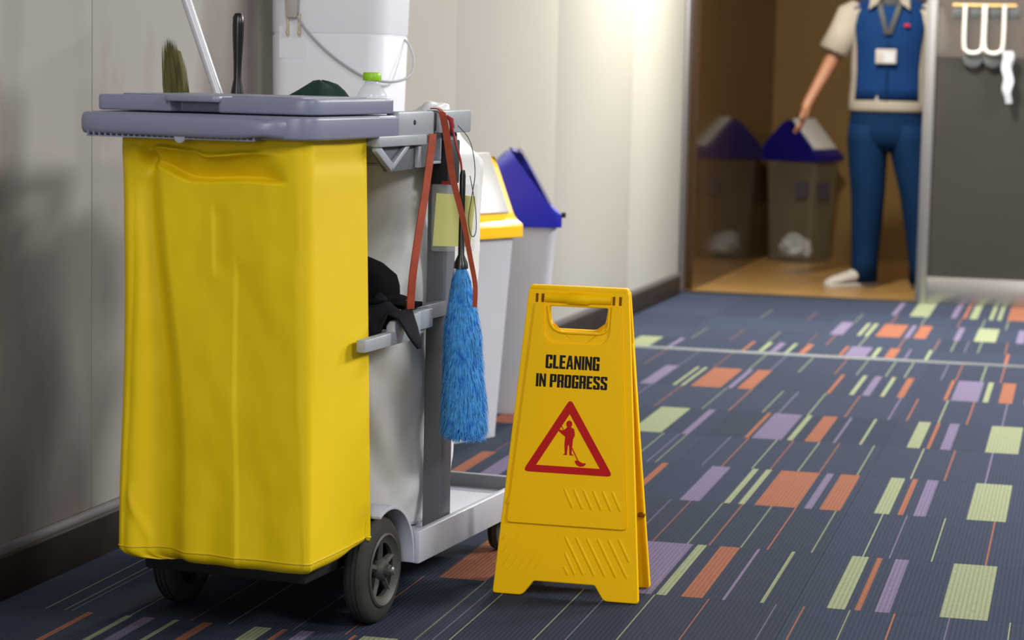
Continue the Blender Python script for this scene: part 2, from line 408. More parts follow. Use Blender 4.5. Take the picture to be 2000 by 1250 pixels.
# metal transition strip across the carpet
add = add_prism('trim_1', [(3.955, -.004), (3.958, .002), (3.966, .005), (3.994, .005), (4.002, .002), (4.005, -.004)], 'x', -1.86, 2.4, 'metal_strip', bevel=0)
struct(add, 'narrow metal transition strip across the carpet')

# ---- long wall on the left, in panels, with its dark baseboard
WA = math.atan(.0211)
wl = struct(add_box('wall_left', (-.10, -.012, -2.2, 6.10, 0, 2.8), 'dark_gap', bevel=0), 'pale laminate corridor wall with scuffs and stains')
wl.location = (-1.9475, 0, 0); wl.rotation_euler = (0, 0, -WA)
ys = [-.066+1.2655*k for k in range(-2, 5)]
ys[0] = -2.2; ys = ys + [6.10]
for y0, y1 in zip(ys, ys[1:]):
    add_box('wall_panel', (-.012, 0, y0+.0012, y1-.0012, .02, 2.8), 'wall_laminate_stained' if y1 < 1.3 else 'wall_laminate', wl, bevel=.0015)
bb = struct(add_prism('baseboard_left', [(0, 0), (.016, 0), (.016, .082), (.012, .088), (0, .088)], 'y', -2.2, 6.10, 'baseboard_black', bevel=.001), 'black baseboard along the pale corridor wall')
bb.location = wl.location; bb.rotation_euler = wl.rotation_euler
st = struct(add_prism('trim_2', [(0, .088), (.012, .088), (.010, .098), (.004, .104), (0, .104)], 'y', -2.2, 6.10, 'grey_trim', bevel=0), 'thin grey capping strip on the black baseboard')
st.location = wl.location; st.rotation_euler = wl.rotation_euler

# ---- doorway and glass partition at the far end
YG = 6.20
struct(add_box('trim_3', (-1.852, -1.812, YG-.03, YG+.05, 0, 2.6), 'steel', bevel=.004), 'steel door jamb beside the pale wall')
struct(add_box('trim_4', (-1.874, -1.852, YG-.09, YG+.05, 0, 2.6), 'dark_gap', bevel=.002), 'dark strip beside the steel jamb')
door = empty('door_1', (-.72, YG, 0)); struct(door, 'sliding glass door with frosted lower part and steel kick plate')
add_box('stile', (0, .05, -.025, .025, 0, 2.6), 'steel', door, .004)
add_box('kick_plate', (.05, 1.62, -.02, .02, 0, .125), 'steel', door, .003)
add_box('frosted_pane', (.05, 1.62, -.006, .006, .125, 1.135), 'frosted_film', door, 0)
add_box('clear_pane', (.05, 1.62, -.006, .006, 1.135, 2.56), 'clear_glass', door, 0)
add_box('top_rail', (.05, 1.62, -.02, .02, 2.56, 2.6), 'steel', door, .003)
add_box('stile', (1.62, 1.67, -.025, .025, 0, 2.6), 'steel', door, .004)
struct(add_box('floor_room', (-1.80, 1.4, YG+.02, 8.55, -.10, .006), 'tan_floor', bevel=0), 'tan floor of the dim room behind the doorway')
struct(add_box('trim_5', (-1.812, -.72, YG-.03, YG+.02, -.02, .008), 'dark_gap', bevel=.003), 'dark threshold strip in the doorway')
w2 = struct(add_box('wall_side', (-.06, 0, 0, 2.35, .006, 2.6), 'brown_gloss', bevel=0), 'glossy dark brown side wall inside the doorway')
w2.location = (-1.775, YG+.05, 0); w2.rotation_euler = (0, 0, -R(1.2))
struct(add_box('wall_back', (-1.86, 1.4, 8.55, 8.65, .006, 2.6), 'brown_wall', bevel=0), 'brown back wall of the dim room')
struct(add_box('wall_right', (1.4, 1.5, YG+.03, 8.65, .006, 2.6), 'brown_wall', bevel=0), 'brown wall closing the dim room')
struct(add_box('ceiling', (-1.86, 1.5, YG-.03, 8.65, 2.6, 2.7), 'brown_wall', bevel=0), 'ceiling of the dim room behind the doorway')

# ================================================================== JANITOR CART
CP = Vector((-1.211, -.3985, 0)); CR = -R(6)
CM = Matrix.Translation(CP) @ Matrix.Rotation(CR, 4, 'Z')
cart = empty('janitor_cart', CP, CR)
tag(cart, 'grey janitor cart with big yellow vinyl bag under a grey lid', 'cart')
def on_cart(name, base, label, cat, group=None):
    """a separate thing standing or hanging on the cart: an Empty at its base in the cart's frame"""
    e = empty(name, CM @ Vector(base), CR); tag(e, label, cat, group); return e
# -- deck
deck = add_box('base_deck', (-.455, .004, .118, .752, .106, .122), 'deck_grey', cart, .003)
add_box('rail', (.004, .020, .120, .757, .089, .151), 'deck_grey', deck, .003)
add_box('rail', (-.470, -.455, .120, .757, .089, .151), 'deck_grey', deck, .003)
add_box('end_rail', (-.455, .004, .738, .757, .100, .151), 'post_grey', deck, .003)
add_box('end_rail', (-.455, .004, .118, .128, .100, .142), 'dark_plastic', deck, .002)
# -- axle block below the bag
add_box('chassis', (-.375, -.055, -.22, .118, .112, .150), 'dark_plastic', cart, .004)
add_lathe('axle', [(.008, -.45), (.008, .008)], 'axle_steel', cart, (0, 0, .10), 'x', 12)
# -- fenders arching over the wheels
def fender(a0, a1):
    bm = bmesh.new(); rings = []
    for i in range(15):
        t = R(-4+118*i/14); c, s = math.cos(t), math.sin(t)
        rings.append([(a, r*c, .10+r*s) for a, r in ((a0, .113), (a1, .113), (a1, .120), (a0, .120))])
    loft(bm, rings); return bm_obj('fender', bm, 'deck_grey', cart, .0015)
fender(-.062, .012); fender(-.452, -.380)
# -- big rear wheels
def big_wheel(a0, a1, face):
    w = .045; c = (a0+a1)/2; s = face
    tp = [(.064, -.5), (.078, -.5), (.090, -.42), (.098, -.30), (.100, -.12), (.100, .12), (.098, .30), (.090, .42), (.078, .5), (.064, .5)]
    ti = add_lathe('wheel', [(r, c+h*w) for r, h in tp], 'rubber', cart, (0, 0, .10), 'x', 48, ang=50, ring_closed=True)
    for k in (-.2, .0, .2):
        add_lathe('tread_groove', [(.0998, c+k*w-.0012), (.1008, c+k*w-.0009), (.1008, c+k*w+.0009), (.0998, c+k*w+.0012)], 'dark_plastic', ti, (0, 0, .10), 'x', 48, ring_closed=True)
    f = c+s*w/2
    add_lathe('rim_ring', [(.050, f-s*.012), (.066, f-s*.010), (.069, f+s*.002), (.065, f+s*.004), (.058, f-s*.002), (.050, f-s*.004)], 'hub_grey', ti, (0, 0, .10), 'x', 40, ang=60, ring_closed=True)
    bm = bmesh.new(); lathe(bm, [(.066, f-s*.026), (.066, f-s*.022)], (0, 0, .10), 'x', 32); bm_obj('wheel_disc', bm, 'dark_plastic', ti)
    for k in range(5):
        bm = bmesh.new(); t = R(72*k+20)
        tube(bm, [(f-s*.012, .014*math.cos(t), .10+.014*math.sin(t)), (f-s*.008, .056*math.cos(t), .10+.056*math.sin(t))], [.009, .006], 6)
        bm_obj('spoke', bm, 'hub_grey', ti, ang=50)
    add_lathe('hub', [(.021, f-s*.014), (.021, f-s*.001), (.017, f+s*.004), (.011, f+s*.005), (.011, f+s*.012), (.005, f+s*.014)], 'hub_grey', ti, (0, 0, .10), 'x', 20)
    add_lathe('axle_nut', [(.0085, f+s*.008), (.0085, f+s*.018), (.005, f+s*.021)], 'axle_steel', ti, (0, 0, .10), 'x', 8)
big_wheel(-.045, 0, 1); big_wheel(-.437, -.392, -1)
# -- castors at the far end
for a in (-.035, -.415):
    cs = add_lathe('castor', [(.030, a-.012), (.044, a-.010), (.048, a), (.044, a+.010), (.030, a+.012)], 'rubber', cart, (0, .700, .048), 'x', 28)
    bm = bmesh.new()
    for s in (-1, 1): prism(bm, [(.668, .106), (.712, .106), (.712, .050), (.694, .034), (.682, .050)], 'x', a+s*.014, a+s*.018)
    bm_obj('fork', bm, 'dark_plastic', cs, .001)
# -- uprights
for a0, a1 in ((-.042, 0), (-.44, -.40)):
    po = add_box('post', (a0, a1, .279, .329, .121, .90), 'post_grey', cart, .006, seg=3)
    add_box('sleeve', (a0-.004, a1+.003, .272, .335, .80, .885), 'dark_plastic', po, .004)
# -- top side bars and bracket
for s, a0, a1 in ((1, -.006, .020), (-1, -.44, -.414)):
    tb = add_box('top_bar', (a0, a1, -.01, .158, .896, .942), 'frame_grey', cart, .004)
    add_box('bar_ledge', (a0-.002, a1+.002, -.10, .120, .880, .900), 'frame_grey', tb, .003)
    add_box('bar_head', (a0-.004, a1, .182, .348, .900, .943), 'frame_grey', tb, .004)
    add_box('bar_joint', (a0+.002, a1-.006, .150, .190, .905, .938), 'dark_plastic', tb, .002)
    add_lathe('screw', [(.005, a1 if s > 0 else a0-.001), (.004, a1+.0015 if s > 0 else a0-.0025)], 'dark_plastic', tb, (0, .062, .922), 'x', 10)
    c0 = a1-.016 if s > 0 else a0+.004
    bk = add_prism('bracket', [(-.105, .882), (.175, .882), (.175, .838), (.02, .834), (-.03, .834)], 'x', c0-.004, c0+.002, 'post_grey', cart, .001)
    def brace(p, q, w=.008):
        d = (Vector(q)-Vector(p)).normalized(); n_ = Vector((-d.y, d.x))*w
        P, Q = Vector(p), Vector(q)
        add_prism('brace', [tuple(P-n_), tuple(Q-n_), tuple(Q+n_), tuple(P+n_)], 'x', c0+.002, c0+.012, 'frame_grey', bk, .0015)
    brace((-.095, .880), (-.025, .842)); brace((-.025, .842), (.05, .882), .005)
    add_box('rib', (c0+.002, c0+.010, .098, .112, .838, .882), 'frame_grey', bk, .001)
# -- top tray holding bottle and cloth
tr = add_box('top_tray', (-.315, -.008, .045, .265, .840, .846), 'frame_grey', cart, .002)
for b_ in ((-.315, -.309, .045, .265, .846, .925), (-.309, -.008, .045, .051, .846, .925), (-.309, -.008, .259, .265, .846, .925)):
    add_box('tray_wall', b_, 'frame_grey', tr, .002)
add_box('cross_bar', (-.414, -.006, .279, .300, .900, .925), 'frame_grey', cart, .003)
add_box('cross_bar', (-.414, -.315, .05, .07, .880, .900), 'frame_grey', cart, .003)
# -- middle tray with stepped side rail
mt = add_box('middle_tray', (-.165, .012, -.045, .150, .526, .534), 'frame_grey', cart, .002)
add_prism('tray_side', [(-.166, .523), (-.166, .545), (-.036, .547), (-.036, .566), (.085, .572), (.085, .524)], 'x', .012, .030, 'frame_grey', mt, .002)
add_prism('tray_side', [(-.04, .523), (-.04, .566), (.150, .572), (.150, .524)], 'x', -.177, -.165, 'frame_grey', mt, .002)
add_box('tray_clip', (.0, .022, .085, .165, .536, .572), 'frame_grey', mt, .003)
add_box('tray_arm', (-.02, .0, .140, .285, .545, .575), 'post_grey', mt, .003)
# -- lid and rim
rim_out = rounded([(-.410, -.368), (.022, -.380), (.022, .005), (-.410, .005)], [.02, .062, .03, .03], 8)
bm = bmesh.new(); prism(bm, rim_out, 'z', .8965, .9355); rim = bm_obj('lid_rim', bm, 'lid_grey', cart, .005, 3)
lid_out = rounded([(-.398, -.352), (-.256, -.352), (-.248, -.326), (-.172, -.326), (-.164, -.352), (.014, -.352), (.014, -.002), (-.398, -.002)], [.012, .004, .004, .004, .004, .045, .03, .02], 8)
bm = bmesh.new(); prism(bm, lid_out, 'z', .938, .9645); lid = bm_obj('lid', bm, 'lid_grey', cart, .004, 3)
top_in = rounded([(-.375, -.315), (-.03, -.315), (-.03, -.03), (-.375, -.03)], .02, 4)
bm = bmesh.new(); prism(bm, top_in, 'z', .9640, .9668); bm_obj('raised_panel', bm, 'lid_grey', lid, .0015)
tab = rounded([(-.266, -.315), (-.262, -.366), (-.160, -.366), (-.154, -.315)], [0, .012, .012, 0], 4)
bm = bmesh.new(); prism(bm, tab, 'z', .9555, .9662); bm_obj('lid_tab', bm, 'lid_grey', lid, .003)
# front grab handle and the ribs below it
hp = spline([(-.400, -.345, .9165), (-.402, -.372, .9165), (-.385, -.386, .9165), (-.300, -.391, .9160), (-.18, -.394, .9150), (-.095, -.394, .9150), (-.055, -.388, .9150), (-.030, -.368, .9155), (-.020, -.350, .9155)], 6)
bm = bmesh.new(); rg = []
for i_, p in enumerate(hp):
    t_ = (hp[min(i_+1, len(hp)-1)]-hp[max(i_-1, 0)]).normalized(); sd = t_.cross(Vector((0, 0, 1)))
    hh_ = .0185*(1-.25*gs(i_, len(hp)-14, 4))
    rg.append([p+sd*.0105*math.copysign(abs(math.cos(q*.3927))**.7, math.cos(q*.3927))+Vector((0, 0, hh_*math.copysign(abs(math.sin(q*.3927))**.7, math.sin(q*.3927)))) for q in range(16)])
loft(bm, rg); hd = bm_obj('grab_handle', bm, 'lid_grey', cart, ang=60)
add_box('handle_web', (-.390, -.060, -.386, -.355, .9025, .9060), 'lid_grey', hd, .001)
gr = add_box('grating', (-.392, -.075, -.396, -.3915, .8935, .8955), 'lid_grey', hd, 0)
for k in range(29):
    add_box('grating_rib', (-.391+k*.0112, -.3882+k*.0112, -.3955, -.362, .8938, .9035), 'lid_grey', gr, 0)
pin = add_lathe('clasp', [(.010, -.3985), (.010, -.3960), (.007, -.3950)], 'frame_grey', hd, (-.212, 0, .897), 'y', 16)

# -- yellow vinyl bag
def bag_mesh():
    NZ, V, Fc = 130, [], []
    a0t, a1t, b0t, b1t = -.364, .000, -.344, -.085
    a0b, a1b, b0b, b1b = -.372, .000, -.322, -.052
    def loop(t, z):
        a0 = a0t+(a0b-a0t)*t - .004*gs(t, .93, .2) + .005*gs(t, .45, .25); a1 = a1t+(a1b-a1t)*t; b0 = b0t+(b0b-b0t)*t; b1 = b1t+(b1b-b1t)*t
        rf = .030*(1-t)+.014*t
        out = []
        NS, NC, ND = 96, 8, 40
        for i in range(NS+1): s = i/NS; out.append(('f', s, a0+rf+(a1-a0-2*rf)*s, b0))
        for i in range(1, NC): th = R(-90+90*i/NC); out.append(('c', i/NC, a1-rf+rf*math.cos(th), b0+rf+rf*math.sin(th)))
        for i in range(ND+1): s = i/ND; out.append(('r', s, a1, b0+rf+(b1-b0-2*rf)*s))
        for i in range(1, NC): th = R(90*i/NC); out.append(('c', 1, a1-rf+rf*math.cos(th), b1-rf+rf*math.sin(th)))
        for i in range(13): s = i/12; out.append(('b', s, a1-rf-(a1-a0-2*rf)*s, b1))
        for i in range(1, NC): th = R(90+90*i/NC); out.append(('c', 1, a0+rf+rf*math.cos(th), b1-rf+rf*math.sin(th)))
        for i in range(13): s = i/12; out.append(('l', s, a0, b1-rf-(b1-b0-2*rf)*s))
        for i in range(1, NC): th = R(180+90*i/NC); out.append(('c', 0, a0+rf+rf*math.cos(th), b0+rf+rf*math.sin(th)))
        return out
    zt, zb = .905, .172
    for j in range(NZ+1):
        t = j/60*.145 if j <= 60 else .145+.855*(j-60)/(NZ-60); z = zt+(zb-zt)*t
        lp = loop(t, z); row = []
        for kd, s, a, b in lp:
            da = db = dz = 0.
            if kd in 'fc' and b < -.2:
                f = s if kd == 'f' else (1.0 if s > .01 else 0)
                fade = 1 if kd == 'f' else .4
                d = 0
                # slanted fold left of the middle: the cloth steps back to the left of it
                fold = .20+.16*sst(.87, .30, z)
                d += .022*(1-sst(fold-.13, fold, f))*sst(.88, .80, z)*(.35+.65*sst(.0, .12, f))
                d -= .010*gs(f, .06, .06)*sst(.85, .6, z)
                # pressed seam in the middle
                sm = .635+.01*math.sin(z*9)
                d += .0035*sst(sm, sm+.012, f)*(1-sst(sm+.012, sm+.26, f))*sst(.70, .66, z)
                d += .0025*sst(.50, .512, f)*(1-sst(.52, .62, f))*sst(.66, .68, z)*(1-sst(.76, .79, z))
                # sagging hollow below the hoop, with two rolled lips above it
                lipz = .8745+.004*math.sin(f*9+.5)-.010*gs(f, .10, .05)-.006*sst(.40, .48, f)
                zt_ = lipz-.002; zb_ = .829+.024*(1-sst(.10, .38, f))+.002*math.sin(f*11)
                hol = max(0., min(1., (zt_-z)/(zt_-zb_)))*sst(zb_-.009, zb_, z)
                d += .026*hol*sst(.10, .24, f)*(1-sst(.80, .98, f))
                lip = gs(z, lipz, .0038)
                d -= .015*lip*max(gs(f, .235, .11)**.5, gs(f, .60, .13)**.5)*(1-sst(.82, .95, f))
                d += .030*gs(f, .105, .04)*gs(z, .858, .02)
                d -= .006*gs(f, .04, .05)*gs(z, .87, .015)
                d += .004*nz(f*3, z*6, 1.3) + .0016*nz(f*9, z*16, 4)
                # rumples toward the hem
                d += .006*sst(.40, .2, z)*nz(f*7, z*5, 9)
                d -= .004*gs(f, .03+.10*sst(.27, .18, z), .02)*sst(.30, .25, z)
                db += d*fade
            if kd == 'r':
                d = .005*nz(b*7, z*3, 5) + .005*sst(.5, .2, z)*nz(b*14, z*4, 11) - .003*gs(z, .86, .02)
                da += d
                da -= .010*sst(.6, 1, s)*sst(.25, .18, z)
            if kd in 'bl': da += .004*nz(a*6, b*6, z*4)
            dz = 0
            if t > .985: pass
            V.append((a+da, b+db, z+dz))
        n = len(lp)
    # rolled-in bottom
    last = V[-n:]
    ca = sum(p[0] for p in last)/n; cb = sum(p[1] for p in last)/n
    for k_, (f, dz) in enumerate(((.995, -.006), (.975, -.013), (.93, -.019), (.80, -.023), (.4, -.023), (.02, -.022))):
        for (a, b, z) in last: V.append((ca+(a-ca)*f, cb+(b-cb)*f+ (.004*k_), z+dz + .010*sst(-.2, -.06, b)*min(1, k_)))
    rows = NZ+1+6
    for j in range(rows-1):
        for k in range(n): Fc.append((j*n+k, j*n+(k+1) % n, (j+1)*n+(k+1) % n, (j+1)*n+k))
    me = bpy.data.meshes.new('bag'); me.from_pydata(V, [], Fc)
    bm = bmesh.new(); bm.from_mesh(me); bmesh.ops.recalc_face_normals(bm, faces=bm.faces[:]); bm.to_mesh(me); bm.free()
    return me, last
me, hem = bag_mesh()
bag = newobj('vinyl_bag', me, 'bag_yellow', cart, smooth=True); bag['label'] = 'large yellow vinyl bag hanging below the lid'
bm = bmesh.new(); pts = [Vector(p) + Vector((0, 0, .001)) for p in hem]
tube(bm, pts+[pts[0]], .0016, 6, cap=False); bm_obj('hem', bm, 'bag_hem', bag, ang=80)

# ================================================================== THINGS ON THE CART
# white plastic bag hanging in the frame behind the post
def white_bag():
    e = on_cart('plastic_bag', (-.22, .42, .126), 'large white plastic bag hanging in the cart behind the grey post', 'bag')
    V, Fc = [], []; NZ, n = 80, 120
    for j in range(NZ+1):
        t = j/NZ; z = .126+(.895-.126)*t
        back = .455+.055*sst(.1, .3, z)+.105*sst(.35, .62, z)-.13*sst(.82, .91, z)
        up = sst(.54, .70, z)
        a0, a1, b0, b1 = -.395, -.052, .168+.09*up, back
        rr = .15-.06*up; lp = []
        for i_ in range(9):
            t_ = R(-90+90*i_/8); lp.append((a1-rr+rr*math.cos(t_), b0+rr+rr*math.sin(t_)))
        bq = (b0+rr+b1)/2; lp.append((a1+.030*sst(.45, .6, z)*(1-sst(.84, .9, z)), bq+.03))
        lp += [(a1-.005, b1-.015), (a1-.02, b1), (a0+.02, b1), (a0, b1-.02)]
        lp += [(a0, b0+.03+.17*up), (a0+.03+.10*up, b0+.12*up*.5), (a0+.06+.16*up, b0)]
        # resample
        L = [0]
        P = lp+[lp[0]]
        for i in range(len(lp)): L.append(L[-1]+math.dist(P[i], P[i+1]))
        for k in range(n):
            s = L[-1]*k/n; i = max(0, [q for q in range(len(L)-1) if L[q] <= s][-1]); f = (s-L[i])/max(1e-6, L[i+1]-L[i])
            a = P[i][0]+(P[i+1][0]-P[i][0])*f; b = P[i][1]+(P[i+1][1]-P[i][1])*f
            w = .012*nz(a*9+z*3, b*9, z*5)+.007*abs(nz(a*16-z*9, b*15, z*9+3))
            # long diagonal creases low down
            q = (a+.19)*1.0+(z-.25)*.42
            w += .016*(gs(q, .03, .022)-gs(q, .085, .03))*sst(.60, .35, z)
            w += .006*math.sin(q*70)*sst(.7, .3, z)
            ca, cb = (a0+a1)/2, (b0+b1)/2
            dx, dy = a-ca, b-cb; l = math.hypot(dx/(a1-a0), dy/(b1-b0))*2
            V.append((a+w*(1 if dx > 0 else -1)*(.4 if abs(dx) < .14 else .7), b-w if b < cb else b+w*.6, z))
    for j in range(NZ):
        for k in range(n): Fc.append((j*n+k, j*n+(k+1) % n, (j+1)*n+(k+1) % n, (j+1)*n+k))
    Fc.append(tuple(range(n))[::-1])
    me = bpy.data.meshes.new('film'); me.from_pydata(V, [], Fc)
    o = newobj('film', me, 'white_film', e, smooth=True, origin=(-.22, .42, .126))
    # crumpled mouth of the bag gathered over the bar
    bm = bmesh.new(); bmesh.ops.create_icosphere(bm, subdivisions=4, radius=1)
    for v in bm.verts:
        p = v.co.copy(); k = 1+.22*nz(p.x*1.8, p.y*1.8, p.z*1.8)+.06*nz(p.x*5, p.y*5, p.z*5)
        v.co = Vector((-.085+p.x*.048*k, .405+p.y*.050*k, .905+p.z*.050*k))
    bm_obj('gathered_mouth', bm, 'white_film', e, ang=180, origin=(-.22, .42, .126))
white_bag()

def blob(name, c, r, m, parent, seed=0, amp=.25, f=1.6, floor_=None, origin=(0, 0, 0), sub=4, fine=.1):
    bm = bmesh.new(); bmesh.ops.create_icosphere(bm, subdivisions=sub, radius=1)
    for v in bm.verts:
        p = v.co.copy(); k = 1+amp*nz(p.x*f+seed, p.y*f, p.z*f)+fine*nz(p.x*5+seed, p.y*5, p.z*5)
        q = Vector((c[0]+p.x*r[0]*k, c[1]+p.y*r[1]*k, c[2]+p.z*r[2]*k))
        if floor_ is not None and q.z < floor_: q.z = floor_
        v.co = q
    return bm_obj(name, bm, m, parent, ang=180, origin=origin)
# black cloths and cap heaped on the middle tray
e = on_cart('black_cap', (-.06, .03, .60), 'black cap on top of the dark cloth on the cart tray', 'cap')
bm = bmesh.new()
rings = []
for j, (z, k) in enumerate(((.600, 1.0), (.606, 1.02), (.622, 1.01), (.640, .94), (.656, .82), (.667, .62), (.674, .34), (.676, .05))):
    rings.append([(-.078+.074*k*math.cos(6.2832*i/32)*(1+.04*math.sin(3*6.28*i/32)), .035+.085*k*math.sin(6.2832*i/32), z+.012*k*math.cos(6.2832*i/32)*-1*(j > 3)) for i in range(32)])
loft(bm, rings); bm_obj('crown', bm, 'black_cloth', e, ang=180, origin=(-.06, .03, .60))
bm = bmesh.new(); bl = []
for i in range(17):
    t = R(-70+140*i/16); bl.append([(-.075+r_*math.cos(t)*1.0, .035+r_*math.sin(t), .603-.15*(r_-.07)+dz) for r_, dz in ((.068, -.002), (.090, -.004), (.090, .0005), (.068, .003))])
loft(bm, bl); bm_obj('brim', bm, 'black_cloth', e, ang=60, origin=(-.06, .03, .60))
def cloth_heap(name, label, m, pts_c, rad, zf, hmax, seed, base):
    e = on_cart(name, base, label, 'cloth'); V, Fc = [], []; n = 44
    for j in range(15):
        q = j/14
        for k in range(n):
            t = 6.2832*k/n; r = q*(1+.22*math.sin(3*t+seed)+.12*math.sin(5*t+2*seed))
            a = pts_c[0]+rad[0]*r*math.cos(t); b = pts_c[1]+rad[1]*r*math.sin(t)
            h = hmax*(1-q**1.7)*(1+.45*nz(a*18, b*18, seed))+.006*math.sin(6*t+seed)*q*(1-q)*4
            z = zf+.004+max(0, h)
            if a > .012: z = max(zf+.045, z) if a < .034 else zf+.045-(a-.034)*1.9
            V.append((a, b, z))
    for j in range(14):
        for k in range(n): Fc.append((j*n+k, j*n+(k+1) % n, (j+1)*n+(k+1) % n, (j+1)*n+k))
    me = bpy.data.meshes.new(name); me.from_pydata(V, [], Fc)
    o = newobj('cloth_sheet', me, m, e, smooth=True, origin=base)
    s = o.modifiers.new('thickness', 'SOLIDIFY'); s.thickness = .003
    return e
cloth_heap('cleaning_cloth', 'charcoal cleaning cloth drooping over the edge of the cart tray', 'charcoal_cloth', (-.045, -.005), (.088, .085), .534, .068, 1.3, (-.045, 0, .534))
e = on_cart('folder', (-.05, .14, .575), 'thin black folder lying flat at the back of the cart tray', 'folder')
add_prism('cover', rounded([(-.12, .075), (.002, .075), (.002, .163), (-.12, .163)], .006), 'z', .5755, .5835, 'black_cloth', e, .001, origin=(-.05, .14, .575))
add_box('page_block', (-.117, -.001, .077, .160, .5775, .5815), 'charcoal_cloth', e, 0, origin=(-.05, .14, .575))

# dark green cloth and water bottle in the top tray
e = on_cart('green_cloth', (-.225, .17, .846), 'dark green cloth heaped behind the grey lid', 'cloth')
bm = bmesh.new(); rings = []
for z, x0, x1, y0, y1 in ((.848, -.300, -.160, .09, .25), (.93, -.305, -.158, .09, .25), (.958, -.292, -.166, .10, .24), (.972, -.268, -.176, .12, .225), (.984, -.248, -.190, .14, .21), (.990, -.238, -.208, .155, .195), (.992, -.226, -.219, .17, .18)):
    cx, cy, rx, ry = (x0+x1)/2, (y0+y1)/2, (x1-x0)/2, (y1-y0)/2
    rings.append([(cx+rx*math.cos(6.2832*i/28)*(1+.05*math.sin(4*6.28*i/28+z*40)), cy+ry*math.sin(6.2832*i/28)*(1+.06*math.sin(3*6.28*i/28+z*30)), z+.003*math.sin(5*6.28*i/28)) for i in range(28)])
loft(bm, rings); bm_obj('folds', bm, 'green_cloth', e, ang=180, origin=(-.225, .17, .846))
e = on_cart('water_bottle', (-.127, .2, .846), 'clear plastic bottle with lime green cap behind the lid', 'bottle')
bz = .846
add_lathe('bottle_body', [(.026, 0), (.029, .004), (.029, .10), (.0275, .108), (.029, .116), (.0275, .124), (.023, .133), (.017, .140), (.0135, .146), (.0135, .158)], 'bottle_clear', e, (0, 0, 0), 'z', 28)
add_lathe('bottle_cap', [(.0168, .1495), (.0175, .151), (.0175, .163), (.016, .165)], 'cap_green', e, (0, 0, 0), 'z', 28)

# mop pole, black-handled tool and hand broom standing in the cart behind the lid
e = on_cart('mop', (-.12, .146, .124), 'white mop pole leaning up out of the cart behind the lid', 'mop')
O = (-.12, .146, .124)
d0 = Vector((-.405, .10, .97)); d1 = Vector((-.12, .146, .18)); dr = (d0-d1).normalized()
add_tube('pole', [d1, d0+dr*.52], .0098, 'pole_white', e, 14, origin=O)
add_tube('pole_grip', [d0+dr*.42, d0+dr*.43, d0+dr*.53, d0+dr*.54], [.010, .0125, .0125, .009], 'plug_grey', e, 14, origin=O)
add_box('mop_head', (-.20, -.06, .131, .160, .124, .155), 'cord_grey', e, .01, origin=O)
add_lathe('socket', [(.014, -.02), (.014, .04), (.011, .06)], 'plug_grey', e, (0, 0, 0), 'z', 14).location = (d1.x-O[0], d1.y-O[1], d1.z-O[2]-.02)
O = (-.376, .11, .124)
e = on_cart('squeegee', O, 'black rounded handle sticking up behind the grey lid', 'squeegee')
add_lathe('handle', [(.006, .30), (.006, .80), (.0125, .835), (.0120, .845), (.0075, .868), (.0080, .90), (.0105, .945), (.0112, .972), (.0108, .985), (.007, .9925), (.002, .994)], 'black_plastic', e, (0, 0, 0), 'z', 18).rotation_euler = (0, R(.6), 0)
add_box('blade_holder', (-.05, .05, .022, .048, .0, .03), 'black_plastic', e, .004)
add_tube('stem', [(0, .035, .03), (0, .004, .28), (0, 0, .31)], .007, 'black_plastic', e, 12)
O = (-.462, .16, .152)
e = on_cart('hand_broom', O, 'olive bristle broom head sticking up behind the lid', 'broom')
def broom():
    bm = bmesh.new(); rnd = random.Random(3)
    base = Vector((-.487, .10, .955)); 
    for i in range(420):
        u = rnd.uniform(-1, 1); w = rnd.uniform(-1, 1)
        p0 = Vector((-.487+u*.019, .10+w*.012, .90))
        top = 1.066-.050*max(0, u+.05)**1.0-.012*max(0, -u-.4)+rnd.uniform(-.012, .006)
        p2 = Vector((-.497+u*.0155+(-.004)+rnd.uniform(-.003, .003)+ (.006 if u > .5 else 0), .10+w*.014, top))
        p1 = (p0+p2)/2+Vector((.003*u, 0, 0)); s = Vector((.0011, 0, 0))
        a = [bm.verts.new(q) for q in (p0-s, p0+s, p1-s, p1+s)]; t = bm.verts.new(p2)
        bm.faces.new((a[0], a[1], a[3], a[2])); bm.faces.new((a[2], a[3], t))
    o = bm_obj('bristles', bm, 'bristle_olive', e, origin=O, smooth=False); o['kind'] = 'stuff'
    add_prism('bristle_core', rounded([(-.505, .90), (-.469, .90), (-.474, 1.0), (-.486, 1.045), (-.505, 1.045)], .006), 'y', .092, .108, 'bristle_olive', e, .003, origin=O)
    add_box('head_block', (-.512, -.462, .082, .118, .875, .91), 'black_plastic', e, .006, origin=O)
    add_tube('broom_handle', [(-.463, .158, .152), (-.486, .101, .88)], .009, 'pole_white', e, 12, origin=O)
broom()

# orange strap over the bar
O = (.03, .185, .944)
e = on_cart('strap', O, 'long orange strap slung over the cart bar', 'strap')
pl = spline([(.031, .032, .583), (.033, .028, .605), (.036, .029, .65), (.036, .052, .72), (.033, .090, .80), (.028, .128, .885), (.026, .135, .90)], 6)
bm = bmesh.new(); ribbon(bm, pl, (.004, .0075, 0), .0022); bm_obj('strap_tail', bm, 'orange_strap', e, ang=80, origin=O)
pr = spline([(.006, .176, .9460), (.012, .176, .9465), (.024, .176, .944), (.030, .176, .93), (.036, .178, .90), (.052, .174, .82), (.075, .172, .742), (.092, .171, .67), (.103, .170, .62), (.104, .168, .578)], 6)
wv = []
for p in pr:
    f = sst(.60, .90, p.z); wv.append(tuple(Vector((.0075*(.5+.35*f)*(1 if p.z < .94 else 0), .0075*(.9 if p.z > .94 else .3), 0))))
bm = bmesh.new(); ribbon(bm, pr, wv, .0022); bm_obj('strap_tail', bm, 'orange_strap', e, ang=80, origin=O)

